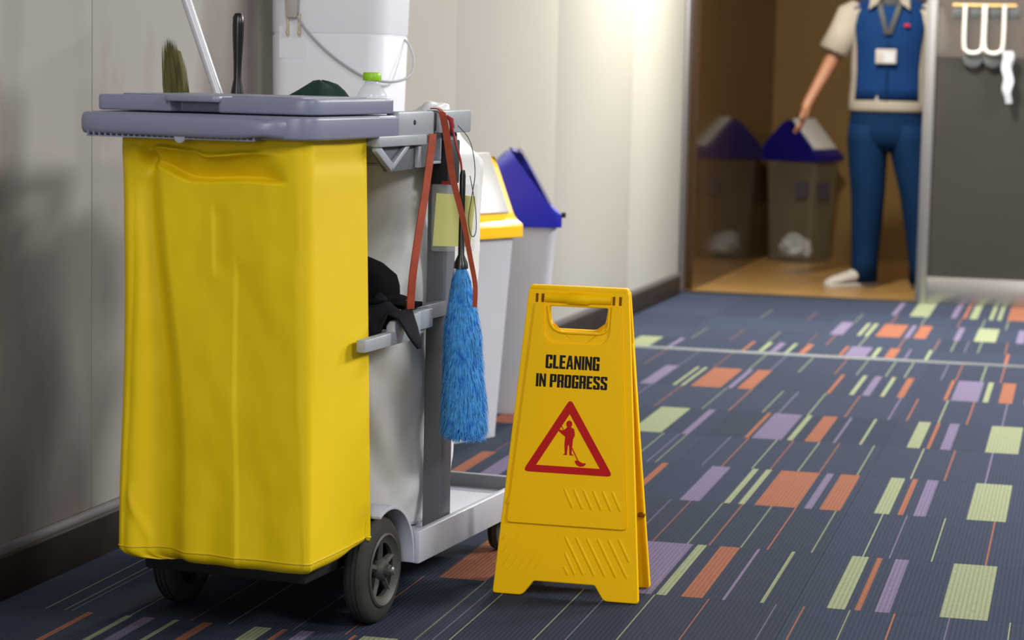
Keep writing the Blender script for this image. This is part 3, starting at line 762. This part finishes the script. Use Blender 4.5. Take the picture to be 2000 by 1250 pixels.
# blue duster on a red cord
O = (.06, .2, .32)
e = on_cart('duster', O, 'fluffy blue duster with black handle hanging from the cart bar', 'duster')
AX0, AX1 = Vector((.060, .205, .655)), Vector((.0745, .205, .322))
add_tube('core', [AX1.lerp(AX0, q) for q in (.01, .03, .15, .45, .75, .97)], [.012, .030, .030, .025, .017, .009], 'duster_core', e, 18, origin=O)
def fibres():
    V, Fc = [], []; rnd = random.Random(11)
    def rad(t): return .013+.025*sst(0, .5, t)+.008*sst(.5, 1, t)
    for i in range(9000):
        t = rnd.random()**.85; th = rnd.uniform(0, 6.2832); c = AX0.lerp(AX1, t)
        L = rnd.uniform(.03, .06)
        t2 = min(1.0, t+L/.335); c2 = AX0.lerp(AX1, t2)
        r0 = rad(t)*rnd.uniform(.35, .75); r2 = rad(t2)*rnd.uniform(.85, 1.10)
        if t2 >= 1: r2 *= rnd.uniform(.55, 1.02)
        dth = rnd.uniform(-.35, .35)
        d0 = Vector((math.cos(th), math.sin(th), 0)); d2 = Vector((math.cos(th+dth), math.sin(th+dth), 0))
        p0 = c+d0*r0; p2 = c2+d2*r2+Vector((0, 0, rnd.uniform(-.006, .008))); p1 = (p0+p2)/2+(d0+d2)*.5*(r2-r0)*.30
        s = d0.cross(Vector((0, 0, 1)))*rnd.uniform(.0007, .0013)
        k = len(V); V += [p0-s, p0+s, p1-s, p1+s, p2]
        Fc += [(k, k+1, k+3, k+2), (k+2, k+3, k+4)]
    me = bpy.data.meshes.new('fibres'); me.from_pydata(V, [], Fc)
    o = newobj('fibres', me, 'duster_blue', e, origin=O); o['kind'] = 'stuff'
fibres()
add_lathe('duster_handle', [(.014, .646), (.013, .656), (.006, .672), (.0055, .75), (.0058, .822), (.004, .832)], 'black_plastic', e, (0, .005, -.32), 'z', 14)
add_tube('hang_cord', spline([(.030, .215, .928), (.034, .21, .915), (.045, .205, .88), (.055, .205, .85), (.058, .205, .828)], 5), .0022, 'red_cord', e, 8, origin=O)
add_tube('cord_knot', [(.022, .213, .932), (.032, .212, .925), (.034, .212, .912), (.031, .213, .902)], [.003, .0055, .005, .003], 'red_cord', e, 8, origin=O)
add_tube('wire_loop', spline([(.036, .235, .915), (.060, .24, .885), (.070, .243, .83), (.064, .244, .78), (.058, .244, .735), (.066, .244, .705), (.074, .244, .715), (.072, .244, .76), (.060, .243, .82)], 5), .0009, 'wire', e, 6, origin=O)

# note in a clear sleeve fixed to the post
O = (.02, .262, .67)
e = on_cart('note_sleeve', O, 'yellow paper note in a clear plastic sleeve on the cart post', 'note')
add_prism('sleeve_pocket', rounded([(-.024, .671), (.063, .675), (.070, .803), (-.025, .800)], .004), 'y', .2645, .2655, 'clear_sleeve', e, 0, origin=O)
add_prism('note', [(-.022, .681), (.056, .683), (.065, .780), (-.016, .783)], 'y', .2620, .2630, 'note_paper', e, 0, origin=O)
add_prism('sleeve_front', rounded([(-.024, .671), (.063, .675), (.070, .803), (-.025, .800)], .004), 'y', .2600, .2606, 'clear_sleeve', e, 0, origin=O)
add_box('red_tab', (-.005, .018, .2605, .2650, .800, .806), 'red_cord', e, 0, origin=O)

# ================================================================== CLEANING SIGN
sign = empty('floor_sign', (-.9388, -.025, 0))
tag(sign, 'yellow folding floor sign reading CLEANING IN PROGRESS', 'sign')
TI = math.atan2(.073, .6)
fp = empty('front_panel', (0, -.073, 0)); fp.rotation_euler = (-TI, 0, 0); fp.parent = sign
OUT = rounded([(-.1431, .001), (-.0830, .001), (-.0605, .0305), (.0605, .0305), (.0800, .001), (.1490, .001), (.0995, .6045), (-.1005, .6045)], [.007, .008, .003, .003, .008, .007, .010, .010], 4)
HOLE = rounded([(-.0565, .5690), (-.0505, .5320), (-.0360, .5215), (.0490, .5215), (.0588, .5300), (.0592, .5690)], [.003, .012, .012, .008, .008, .003], 4)
pn = plate('panel', [OUT, HOLE], .010, 'sign_yellow', fp, .0022, 0)
# turned edge flanges give the panel its depth
for (x0, z0, x1, z1) in ((-.1400, .006, -.0990, .598), (.1475, .006, .0985, .598)):
    s = 1 if x0 > 0 else -1
    bm = bmesh.new()
    vs = [(x0, .004, z0), (x0-s*.004, .004, z0), (x0-s*.004, .017, z0), (x0, .017, z0)], [(x1, .004, z1), (x1-s*.004, .004, z1), (x1-s*.004, .017, z1), (x1, .017, z1)]
    loft(bm, vs); bm_obj('flange', bm, 'sign_yellow', fp, .0012)
INN = rounded([(-.1205, .1420), (.1190, .1420), (.0860, .5745), (.0680, .5745), (.0660, .5100), (.0500, .4965), (-.0500, .4965), (-.0655, .5100), (-.0680, .5745), (-.0850, .5745)], [.008, .008, .002, .002, .010, .010, .010, .010, .002, .002], 3)
plate('raised_field', [INN], .0070, 'sign_yellow', fp, .0012, -.0050)
bm = bmesh.new()
lipp = rounded([(-.0600, .5690), (-.0540, .5310), (-.0370, .5180), (.0500, .5180), (.0625, .5280), (.0630, .5690)], [.0, .014, .014, .010, .010, 0], 6)
tube(bm, [(p[0], -.0005, p[1]) for p in lipp], .0028, 8); bm_obj('handle_lip', bm, 'sign_yellow', fp, ang=60)
bm = bmesh.new(); tube(bm, [(-.066, .0035, .5855), (-.022, .0030, .5850), (-.018, .0022, .5845), (.020, .0022, .5845), (.024, .0030, .5850), (.066, .0035, .5855)], [.0105, .0105, .0125, .0125, .0105, .0105], 14); bm_obj('hinge_bar', bm, 'sign_yellow', fp, ang=60)
for x in (-.083, -.0715, .0705, .0835):
    sl = add_box('hinge_slot', (x-.0026, x+.0026, -.0006, .002, .5755, .5925), 'sign_yellow_dark', fp, 0)
# moulded diagonal ribs
def rib(x0, z0, x1, z1, y=0., r=.0046):
    bm = bmesh.new(); tube(bm, [(x0, y+.0034, z0), (x0+(x1-x0)*.08, y+.0030, z0+(z1-z0)*.08), (x1-(x1-x0)*.08, y+.0030, z1-(z1-z0)*.08), (x1, y+.0034, z1)], [r*.7, r, r, r*.7], 12)
    bm_obj('rib', bm, 'sign_yellow', fp, ang=60)
for k in range(6): rib(-.008+k*.019, .2160, .012+k*.019, .1760, -.0048)
for k in range(6): rib(-.022-k*.017, .2160, -.040-k*.017+.004, .1780, -.0045, .0034)
for k in range(7):
    x0 = -.004+k*.0215; x1 = x0+.044; z1 = .046
    if x1 > .128: z1 = .046+(x1-.128)*1.7; x1 = .128
    if x0 < .120: rib(x0, .125, x1, z1, .0002)
rib(-.002, .092, .022, .046, .0004); rib(-.002, .064, .008, .046, .0004)
for k in range(7): rib(-.020-k*.0165, .1250, max(-.128, -.064-k*.0165), .046 if -.064-k*.0165 > -.128 else .046+(-.128+.064+k*.0165)*1.7, .0002, .0036)
# back panel
bp_ = empty('back_panel', (0, .081, 0)); bp_.rotation_euler = (math.atan2(.062, .6), 0, 0); bp_.parent = sign
o = plate('panel', [[(-x, z) for x, z in OUT][::-1], [(-x, z) for x, z in HOLE][::-1]], .010, 'sign_yellow', bp_, .0022, -.010)
for (x0, z0, x1, z1) in ((-.1475, .006, -.1065, .50), (.1450, .006, .1075, .50)):
    s = 1 if x0 > 0 else -1
    bm = bmesh.new()
    vs = [(x0, -.017, z0), (x0-s*.004, -.017, z0), (x0-s*.004, -.004, z0), (x0, -.004, z0)], [(x1, -.017, z1), (x1-s*.004, -.017, z1), (x1-s*.004, -.004, z1), (x1, -.004, z1)]
    loft(bm, vs); bm_obj('flange', bm, 'sign_yellow', bp_, .0012)
add_box('rest_knob', (.120, .134, -.020, -.008, .150, .158), 'sign_yellow_dark', bp_, .002)
add_prism('top_ridge', rounded([(-.0985, .592), (.0975, .592), (.0975, .6045), (-.0985, .6045)], .005), 'y', -.0005, .0195, 'sign_yellow', sign, .003)

# lettering: heavy condensed capitals built from strokes (cell 1 wide, 2.15 high)
def letter(ch):
    H_, s, k = 2.15, .41, .13
    def ring(x0=0, x1=1, y0=0, y1=H_):
        return [(x0+k, y0), (x1-k, y0), (x1, y0+k), (x1, y1-k), (x1-k, y1), (x0+k, y1), (x0, y1-k), (x0, y0+k)]
    bar = lambda x0, x1, y0, y1: [[(x0, y0), (x1, y0), (x1, y1), (x0, y1)]]
    inner = [(s, s*.75), (1-s, s*.75), (1-s, H_-s*.75), (s, H_-s*.75)]
    if ch == 'O': return [ring(), inner], 1
    if ch == 'C': return [[(k, 0), (1-k, 0), (1, k), (1, .80), (1-s, .80), (1-s, .3), (s, .3), (s, H_-.3), (1-s, H_-.3), (1-s, H_-.75), (1, H_-.75), (1, H_-k), (1-k, H_), (k, H_), (0, H_-k), (0, k)]], 1
    if ch == 'G': return [[(k, 0), (1, 0), (1, 1.12), (.50, 1.12), (.50, .84), (1-s, .84), (1-s, .3), (s, .3), (s, H_-.3), (1-s, H_-.3), (1-s, H_-.70), (1, H_-.70), (1, H_-k), (1-k, H_), (k, H_), (0, H_-k), (0, k)]], 1
    if ch == 'L': return [[(0, 0), (.86, 0), (.86, .36), (s, .36), (s, H_), (0, H_)]], .86
    if ch == 'E': return [[(0, 0), (.88, 0), (.88, .36), (s, .36), (s, .92), (.80, .92), (.80, 1.26), (s, 1.26), (s, H_-.36), (.88, H_-.36), (.88, H_), (0, H_)]], .88
    if ch == 'A': return [[(0, 0), (.36, 0), (.41, .42), (.67, .42), (.72, 0), (1.08, 0), (.76, H_), (.32, H_)], [(.45, .74), (.54, 1.62), (.63, .74)]], 1.08
    if ch == 'N': return [[(0, 0), (.33, 0), (.33, 1.15), (.69, 0), (1.02, 0), (1.02, H_), (.69, H_), (.69, 1.0), (.33, H_), (0, H_)]], 1.02
    if ch == 'I': return bar(0, .38, 0, H_), .38
    if ch == 'P': return [[(0, 0), (s, 0), (s, .85), (1-k, .85), (1, .85+k), (1, H_-k), (1-k, H_), (0, H_)], [(s, 1.13), (1-s, 1.13), (1-s, H_-.28), (s, H_-.28)]], 1
    if ch == 'R': return [[(0, 0), (s, 0), (s, .92), (1-s, .88), (1-s, 0), (1, 0), (1, .92), (.92, 1.06), (1, 1.2), (1, H_-k), (1-k, H_), (0, H_)], [(s, 1.2), (1-s, 1.2), (1-s, H_-.28), (s, H_-.28)]], 1
    if ch == 'S': return [[(k, 0), (1-k, 0), (1, k), (1, .95), (.88, 1.1), (s, 1.42), (s, H_-.3), (1-s, H_-.3), (1-s, H_-.62), (1, H_-.62), (1, H_-k), (1-k, H_), (k, H_), (0, H_-k), (0, 1.3), (.12, 1.14), (1-s, .78), (1-s, .3), (s, .3), (s, .68), (0, .68), (0, k)]], 1
def text(line, x0, x1, z0, h, slope=0):
    gap = .10; cells = []; x = 0
    for ch in line:
        if ch == ' ': x += .48; continue
        lp, w = letter(ch); cells.append((x, lp)); x += w+gap
    tot = x-gap; sx = (x1-x0)/tot; sz = h/2.15
    for cx, lp in cells:
        loops = [[(x0+(cx+p[0])*sx, z0+p[1]*sz) for p in l] for l in lp]
        plate('letter', loops, .0006, 'sign_black', fp, 0, -.0054)
text('CLEANING', -.0580, .0495, .4470, .0268)
text('IN PROGRESS', -.0755, .0668, .4105, .0258)
# warning triangle and the mopping figure
tri = rounded([(-.0045, .3905), (-.0930, .2435), (.0875, .2435)], .012, 5)
trin = [(-.0045, .3600), (-.0665, .2575), (.0605, .2575)]
plate('warning_triangle', [tri, trin], .0006, 'sign_red', fp, 0, -.0054)
cx = -.0045
head = [(cx+.0062*math.cos(t*.5236), .3405+.0072*math.sin(t*.5236)) for t in range(12)]
body = [(cx-.0035, .3345), (cx+.0045, .3345), (cx+.0105, .3310), (cx+.0125, .3200), (cx+.0090, .3105), (cx+.0085, .2990), (cx+.0075, .2835), (cx+.0125, .2800), (cx+.0035, .2800), (cx+.0015, .3000), (cx-.0005, .2985), (cx-.0015, .2800), (cx-.0095, .2800), (cx-.0060, .2835), (cx-.0075, .3000), (cx-.0070, .3160), (cx-.0135, .3200), (cx-.0205, .3260), (cx-.0185, .3290), (cx-.0110, .3275)]
plate('figure_head', [head], .0006, 'sign_red', fp, 0, -.0054)
plate('figure_body', [body], .0006, 'sign_red', fp, 0, -.0054)
plate('mop_stick', [[(cx-.0165, .3375), (cx-.0150, .3380), (cx+.0225, .2700), (cx+.0205, .2695)]], .0006, 'sign_red', fp, 0, -.0056)
plate('mop_head', [chaikin([(cx+.0130, .2705), (cx+.0215, .2710), (cx+.0310, .2655), (cx+.0380, .2675), (cx+.0350, .2610), (cx+.0270, .2585), (cx+.0190, .2610)], 2)], .0006, 'sign_red', fp, 0, -.0054)

# ================================================================== BINS
def bin_(name, label, loc, lidm, group, rz=0, body='bin_clear', body_h=.575, w=.36, d=.29):
    """slim waste bin: x = 0 back edge .. w front edge (flap side), y = 0..d"""
    e = empty(name, loc, rz); tag(e, label, 'bin', group)
    bm = bmesh.new()
    r0 = rrect(.045, w-.055, .025, d-.025, .025); r1 = rrect(.012, w-.012, .012, d-.012, .03); r2 = rrect(.018, w-.018, .018, d-.018, .026); r3 = rrect(.05, w-.06, .03, d-.03, .022)
    loft(bm, [[(x, y, 0.) for x, y in r0], [(x, y, .01) for x, y in r0], [(x, y, body_h) for x, y in r1], [(x, y, body_h) for x, y in r2], [(x, y, .014) for x, y in r3]])
    bo = bm_obj('body', bm, body, e, ang=40)
    h = body_h
    prof = rounded([(0, h-.012), (w, h-.012), (w, h+.024), (w-.03, h+.042), (.185, h+.205), (.145, h+.215), (.02, h+.085), (0, h+.05)], [.004, .004, .006, .02, .03, .03, .02, .01], 5)
    bm = bmesh.new(); prism(bm, prof, 'y', .004, d-.004); ld = bm_obj('lid', bm, lidm, e, .006, 3, ang=40)
    # pale swing flap on the sloping side
    p0, p1 = Vector((w-.036, 0, h+.052)), Vector((.176, 0, h+.216)); n_ = Vector((p1.z-p0.z, 0, p0.x-p1.x)).normalized(); n_ = n_ if n_.x > 0 else -n_
    q = [p0-n_*.004, p0+n_*.010, p1+n_*.010, p1-n_*.004]
    add_prism('flap', rounded([(v.x, v.z) for v in q], .004), 'y', .030, d-.030, 'flap_white', ld, .003)
    return e, bo
e, bo = bin_('waste_bin', 'translucent bin with yellow lid beside the cart, near the pale wall', (-1.880, 1.62, 0), 'bin_yellow', 'waste bins', -R(25), w=.29)
e2, bo2 = bin_('waste_bin', 'translucent bin with blue hooded lid against the pale corridor wall', (-1.780, 2.11, 0), 'bin_blue', 'waste bins', R(15), w=.305)
add_tube('lid_pin', [(.303, .02, .60), (.317, .02, .60)], .008, 'dark_plastic', e2, 10)
e3, bo3 = bin_('waste_bin', 'clear bin with dimmed blue lid in the dim room behind the doorway', (-1.735, 8.20, .006), 'bin_blue_dim', 'waste bins', -R(24), body='bin_see_through')
for ee, sd in ((e, 1.), (e2, 5.), (e3, 9.)):
    blob('bin_liner', (.150, .145, .075), (.085, .090, .075), 'bin_liner', ee, sd, .35, 1.8, .016)
add_box('label_plate', (.345, .3485, .04, .16, .36, .45), 'label_dark', e3, 0)
add_box('label_plate', (.23, .30, .0, .0115, .36, .45), 'label_dark', e3, 0)

# ================================================================== WHITE APPLIANCE BEHIND THE CART
wc = empty('water_cooler', (-1.752, .80, 0), 0)
tag(wc, 'tall white water cooler cabinet against the wall behind the cart', 'appliance')
bm = bmesh.new()
def wr(z):
    k = (z-.6)/.6; return rrect(-.140-.010*k, .135+.018*k, 0, .22, .05, 8)
rings = [[(x, y, z) for x, y in wr(z)] for z in (.0, .30, .60, .90, 1.095)]
loft(bm, rings); bm_obj('cabinet', bm, 'appliance_white', wc, .004, ang=40)
bm = bmesh.new(); rings = [[(x, y, z) for x, y in wr(z)] for z in (1.0995, 1.25, 1.36)]; loft(bm, rings); bm_obj('upper_cabinet', bm, 'appliance_white', wc, .004, ang=40)
add_prism('seam_band', rrect(-.1455, .1475, .003, .217, .047, 8), 'z', 1.09, 1.105, 'appliance_white', wc, 0)
pg = add_prism('plug', rounded([(-.094, 1.134), (-.066, 1.134), (-.062, 1.20), (-.098, 1.20)], .006), 'y', -.022, -.001, 'plug_grey', wc, .004)
for x in (-.091, -.062): add_lathe('prong', [(.0032, 1.092), (.0042, 1.097), (.0042, 1.104), (.003, 1.106), (.003, 1.146)], 'prong_brass', pg, (x, -.011, 0), 'z', 10)
add_tube('cord', spline([(-.090, -.012, 1.165), (-.076, -.016, 1.155), (-.050, -.010, 1.112), (0, -.007, 1.062), (.05, -.007, 1.026), (.10, -.010, 1.000), (.140, -.012, .990), (.172, .02, .990), (.190, .07, 1.005), (.186, .11, 1.04), (.166, .14, 1.075), (.150, .15, 1.09)], 6), .0032, 'cord_grey', wc, 8)
add_box('sticker', (-.115, -.045, -.0012, .001, 1.04, 1.115), 'appliance_white', wc, 0)

# ================================================================== RACK ON THE GLASS DOOR
rk = empty('wall_rack', (-.46, YG-.012, 1.10)); tag(rk, 'dark rack with white loops fixed on the glass door', 'rack')
add_prism('rack_bar', [(-.148, .215), (.150, .215), (.155, .262), (-.143, .262)], 'y', -.012, .004, 'rack_dark', rk, .002)
add_box('rack_top', (-.145, .140, -.02, .004, .262, .275), 'rack_amber', rk, .002)
for x in (-.045, .045):
    add_tube('loop', spline([(x-.042, -.03, .272), (x-.042, -.03, .10), (x-.030, -.03, .062), (x, -.03, .052), (x+.030, -.03, .062), (x+.042, -.03, .10), (x+.042, -.03, .272)], 5), .0095, 'hanger_white', rk, 10)
    add_prism('loop_shade', chaikin([(x-.05, .055), (x+.05, .055), (x+.04, .0), (x, -.018), (x-.04, .0)], 2), 'y', -.018, -.006, 'rack_dark', rk, .003)  # solid dark crescent standing in for the loop's shadow/reflection on the glass
hc = empty('hanging_cloth', (-.352, YG-.05, .86)); tag(hc, 'narrow white cloth hanging from the white rack loop', 'cloth')
bm = bmesh.new(); rows = []
for j in range(19):
    z = .305-.235*j/18; w_ = .026-.012*sst(0, 1, j/18)+.006*gs(j, 12, 2.5)
    rows.append([(.005*math.sin(j*.8)+.012*j/18+dx*w_, dy*.006+.003*math.sin(dx*5+j*.5), z) for dx, dy in ((-1, -1), (-.5, -1.6), (0, -.8), (.5, -1.7), (1, -1), (1, 1), (0, 1.2), (-1, 1))])
loft(bm, rows[::-1]); bm_obj('cloth_fold', bm, 'cloth_white', hc, ang=70)

# ================================================================== PERSON IN THE DOORWAY
ps = empty('person', (-.935, 6.84, .006)); tag(ps, 'person in blue vest, blue trousers and white shoes in the doorway', 'person')
def skin_obj(name, verts, edges, radii, m, parent, root=0, sub=2):
    me = bpy.data.meshes.new(name); me.from_pydata(verts, edges, [])
    o = newobj(name, me, m, parent)
    md = o.modifiers.new('skin', 'SKIN'); md.use_smooth_shade = True
    o.modifiers.new('subd', 'SUBSURF').levels = sub; o.modifiers['subd'].render_levels = sub
    for i, v in enumerate(me.skin_vertices[0].data):
        r = radii[i]; v.radius = r if isinstance(r, tuple) else (r, r); v.use_root = (i == root)
    return o
V, E, RD = [], [], []
def node(p, r, par=None):
    V.append(p); RD.append(r)
    if par is not None: E.append((par, len(V)-1))
    return len(V)-1
pel = node((0, 0, .86), (.12, .09)); sp1 = node((0, 0, 1.02), (.11, .085), pel); ch = node((0, .01, 1.22), (.125, .09), sp1)
nb = node((0, .01, 1.38), (.07, .06), ch); nk = node((0, 0, 1.455), .046, nb); hd1 = node((0, -.015, 1.53), (.062, .075), nk); hd2 = node((0, -.005, 1.60), (.074, .088), hd1); hd3 = node((0, .0, 1.67), (.055, .068), hd2)
def arm(s, el, wr_, ha):
    sh = node((s*.165, .01, 1.345), .052, nb); e1 = node(el, .038, sh); w1 = node(wr_, .026, e1)
    d = (Vector(ha)-Vector(wr_)).normalized(); side = Vector((0, -1, 0)); side = (side-d*side.dot(d)).normalized(); nrm = d.cross(side)
    palm = node(tuple(Vector(wr_)+d*.05), (.030, .016), w1)
    for k, (o_f, L) in enumerate(((-.027, .060), (-.009, .070), (.009, .066), (.026, .052))):
        b0 = Vector(wr_)+d*.085+side*o_f; cur = nrm*(-.25*s)
        f0 = node(tuple(b0), .0092, palm); f1 = node(tuple(b0+(d+cur).normalized()*L*.5), .0085, f0); node(tuple(b0+(d+cur).normalized()*L*.5+(d+cur*2.6).normalized()*L*.5), .0072, f1)
    t0 = node(tuple(Vector(wr_)+d*.035+side*.030), .0105, w1); t1 = node(tuple(Vector(wr_)+d*.062+side*.050), .009, t0); node(tuple(Vector(wr_)+d*.088+side*.054-nrm*s*.008), .0075, t1)
arm(-1, (-.290, -.03, 1.085), (-.385, -.10, .885), (-.405, -.13, .78))
arm(1, (.235, .02, 1.08), (.250, -.05, .86), (.245, -.08, .75))
for s, hx, kx, ax in ((-1, -.085, -.080, -.085), (1, .090, .150, .196)):
    hp_ = node((hx, 0, .80), .075, pel); kn = node((kx, -.02, .46), .052, hp_); an = node((ax, .02, .09), .036, kn); hl = node((ax-.0, .03, .045), .022, an); node((ax-.012*s, -.04, .035), (.02, .016), hl)
skin_obj('body', V, E, RD, 'skin', ps, 0, 2)
def eloft(name, rings, m, parent, n=28, close=True, sub=0, wr_=.0, seed=0):
    """rings: (cx, cy, cz, rx, ry, tilt axis dir or None)"""
    bm = bmesh.new(); rr = []
    for (c, rx, ry, d) in rings:
        c = Vector(c); d = Vector(d).normalized() if d else Vector((0, 0, 1))
        x = Vector((1, 0, 0)); x = (x-d*x.dot(d)).normalized(); y = d.cross(x)
        ring = []
        for i in range(n):
            t = 6.2832*i/n; k = 1+wr_*nz(math.cos(t)*2+seed, math.sin(t)*2, c.z*9)
            ring.append(c+x*rx*math.cos(t)*k+y*ry*math.sin(t)*k)
        rr.append(ring)
    loft(bm, rr, close); return bm_obj(name, bm, m, parent, ang=180)
# trousers
tz = eloft('trousers', [((0, .0, .905), .172, .118, None), ((0, .0, .86), .180, .122, None), ((0, .005, .78), .188, .128, None), ((.006, .005, .73), .186, .125, None), ((.008, .01, .69), .150, .105, None), ((.010, .01, .665), .06, .07, None)], 'trouser_blue', ps, wr_=.02)
eloft('trouser_leg', [((-.088, .005, .80), .098, .118, None), ((-.090, .005, .72), .102, .118, None), ((-.088, .0, .62), .094, .108, None), ((-.078, -.015, .46), .082, .092, None), ((-.080, .0, .30), .074, .084, None), ((-.085, .02, .12), .066, .074, None), ((-.085, .02, .028), .066, .082, None)], 'trouser_blue', tz, wr_=.05, seed=3)
eloft('trouser_leg', [((.092, .005, .80), .094, .118, None), ((.098, .005, .72), .094, .118, None), ((.122, .0, .62), .090, .106, None), ((.158, -.015, .46), .080, .092, None), ((.178, .0, .30), .072, .084, None), ((.196, .02, .12), .064, .074, None), ((.200, .02, .028), .064, .082, None)], 'trouser_blue', tz, wr_=.05, seed=7)
# shirt, sleeves, collar
sh = eloft('shirt', [((0, 0, .862), .186, .130, None), ((0, 0, .875), .192, .136, None), ((0, 0, .915), .192, .136, None), ((0, 0, 1.02), .185, .130, None), ((0, .005, 1.16), .190, .130, None), ((0, .01, 1.28), .192, .125, None), ((0, .01, 1.35), .182, .105, None), ((0, .01, 1.392), .135, .085, None), ((0, .01, 1.42), .075, .068, None)], 'shirt_beige', ps, wr_=.02)
eloft('sleeve', [((-.135, .01, 1.372), .06, .06, (-.5, 0, -.9)), ((-.185, .008, 1.330), .082, .078, (-.5, -.05, -.9)), ((-.225, -.005, 1.24), .078, .076, (-.45, -.1, -1)), ((-.268, -.02, 1.15), .082, .080, (-.42, -.12, -1)), ((-.272, -.021, 1.142), .060, .060, (-.42, -.12, -1))], 'shirt_beige', sh, wr_=.04)
eloft('sleeve', [((.135, .01, 1.372), .06, .06, (.5, 0, -.9)), ((.180, .008, 1.330), .080, .078, (.4, -.03, -.9)), ((.208, .008, 1.24), .076, .074, (.25, 0, -1)), ((.228, .015, 1.15), .078, .076, (.2, 0, -1)), ((.229, .015, 1.142), .058, .058, (.2, 0, -1))], 'shirt_beige', sh, wr_=.04)
# vest: front and back shells over the shirt
def vest():
    bm = bmesh.new()
    lv = [(.918, .196, .142), (.98, .192, .139), (1.06, .189, .136), (1.16, .194, .137), (1.26, .197, .134), (1.33, .190, .122), (1.375, .160, .104)]
    for side in (-1, 1):
        rows = []
        for z, rx, ry in lv:
            half = R(52) if z < 1.2 else R(52+8*sst(1.2, 1.3, z))
            if z > 1.34: half = R(66)
            row = []
            for i in range(25):
                t = -half+2*half*i/24
                row.append((rx*1.0*math.sin(t), side*ry*math.cos(t)+.005, z))
            rows.append(row)
        vs = [[bm.verts.new(p) for p in r] for r in rows]
        for a, b in zip(vs, vs[1:]):
            for i in range(24): bm.faces.new((a[i], a[i+1], b[i+1], b[i]))
    for s in (-1, 1):      # shoulder straps
        st = [(s*.135, -.060, 1.368), (s*.130, -.02, 1.398), (s*.125, .03, 1.402), (s*.130, .075, 1.375)]
        ribbon(bm, spline(st, 4), (.042, 0, -.012*s), .006)
    o = bm_obj('vest', bm, 'vest_blue', ps, ang=180); o.modifiers.new('thickness', 'SOLIDIFY').thickness = .006
    return o
vs_ = vest()
add_box('zip', (-.004, .004, -.150, -.132, .925, 1.20), 'trouser_blue', vs_, 0)
for s in (-1, 1):
    add_prism('collar', rounded([(s*.035, 1.43), (s*.090, 1.418), (s*.100, 1.352), (s*.055, 1.385)][::s], .008), 'y', -.125, -.095, 'shirt_beige', sh, .006)
    bm = bmesh.new(); ribbon(bm, spline([(s*.055, -.085, 1.425), (s*.045, -.118, 1.37), (s*.025, -.138, 1.30), (s*.006, -.146, 1.235)], 4), (.012, 0, 0), .004); bm_obj('lanyard', bm, 'hair_black', ps, ang=80)
add_box('undershirt', (-.045, .045, -.098, -.07, 1.32, 1.42), 'hair_black', sh, .01)
bd = add_box('badge', (-.055, .045, -.158, -.152, 1.095, 1.165), 'shoe_white', ps, .004); add_box('badge_photo', (-.015, .035, -.159, -.157, 1.10, 1.15), 'cord_grey', bd, 0)
add_box('vest_emblem', (.075, .10, -.136, -.128, 1.275, 1.287), 'sign_red', vs_, 0)
# head details
hh = eloft('hair', [((0, .02, 1.545), .070, .075, None), ((0, .022, 1.59), .084, .086, None), ((0, .018, 1.64), .083, .090, None), ((0, .012, 1.69), .068, .078, None), ((0, .01, 1.715), .035, .045, None), ((0, .01, 1.722), .005, .008, None)], 'hair_black', ps)
for s in (-1, 1):
    add_lathe('eye', [(.0015, -.099), (.008, -.096), (.008, -.088)], 'eye', ps, (s*.028, 0, 1.60), 'y', 12)
    add_lathe('ear', [(.004, -.006), (.016, -.004), (.018, .004), (.006, .008)], 'skin', ps, (s*.080, .0, 1.585), 'x', 12)
add_prism('nose', [(-.008, 1.60), (.008, 1.60), (.015, 1.558), (-.015, 1.558)], 'y', -.112, -.085, 'skin', ps, .006)
add_prism('mouth', rounded([(-.022, 1.535), (0, 1.540), (.022, 1.535), (0, 1.527)], .004), 'y', -.094, -.08, 'lip', ps, .002)
# shoes
def shoe(x, y, rz):
    so = empty('shoe', (x, y, 0), rz); so.parent = ps; so.scale = (1.12, 1.12, 1.2)
    bm = bmesh.new(); rings = []
    for yy, w_, h_ in ((.085, .020, .050), (.075, .032, .075), (.04, .037, .085), (-.02, .040, .078), (-.07, .045, .060), (-.12, .045, .047), (-.155, .036, .036), (-.175, .015, .022)):
        rings.append([(w_*math.cos(6.2832*i/16), yy, .014+max(0, .5+.5*math.sin(6.2832*i/16))*(h_-.014)) for i in range(16)])
    loft(bm, rings); bm_obj('upper', bm, 'shoe_white', so, ang=60)
    bm = bmesh.new(); prism(bm, chaikin([(-.03, .09), (.03, .09), (.042, .02), (.048, -.08), (.035, -.17), (0, -.185), (-.035, -.17), (-.048, -.08), (-.042, .02)], 1), 'z', 0, .018); bm_obj('sole', bm, 'shoe_white', so, .003)
shoe(-.105, .005, -R(50)); shoe(.205, .015, R(25))
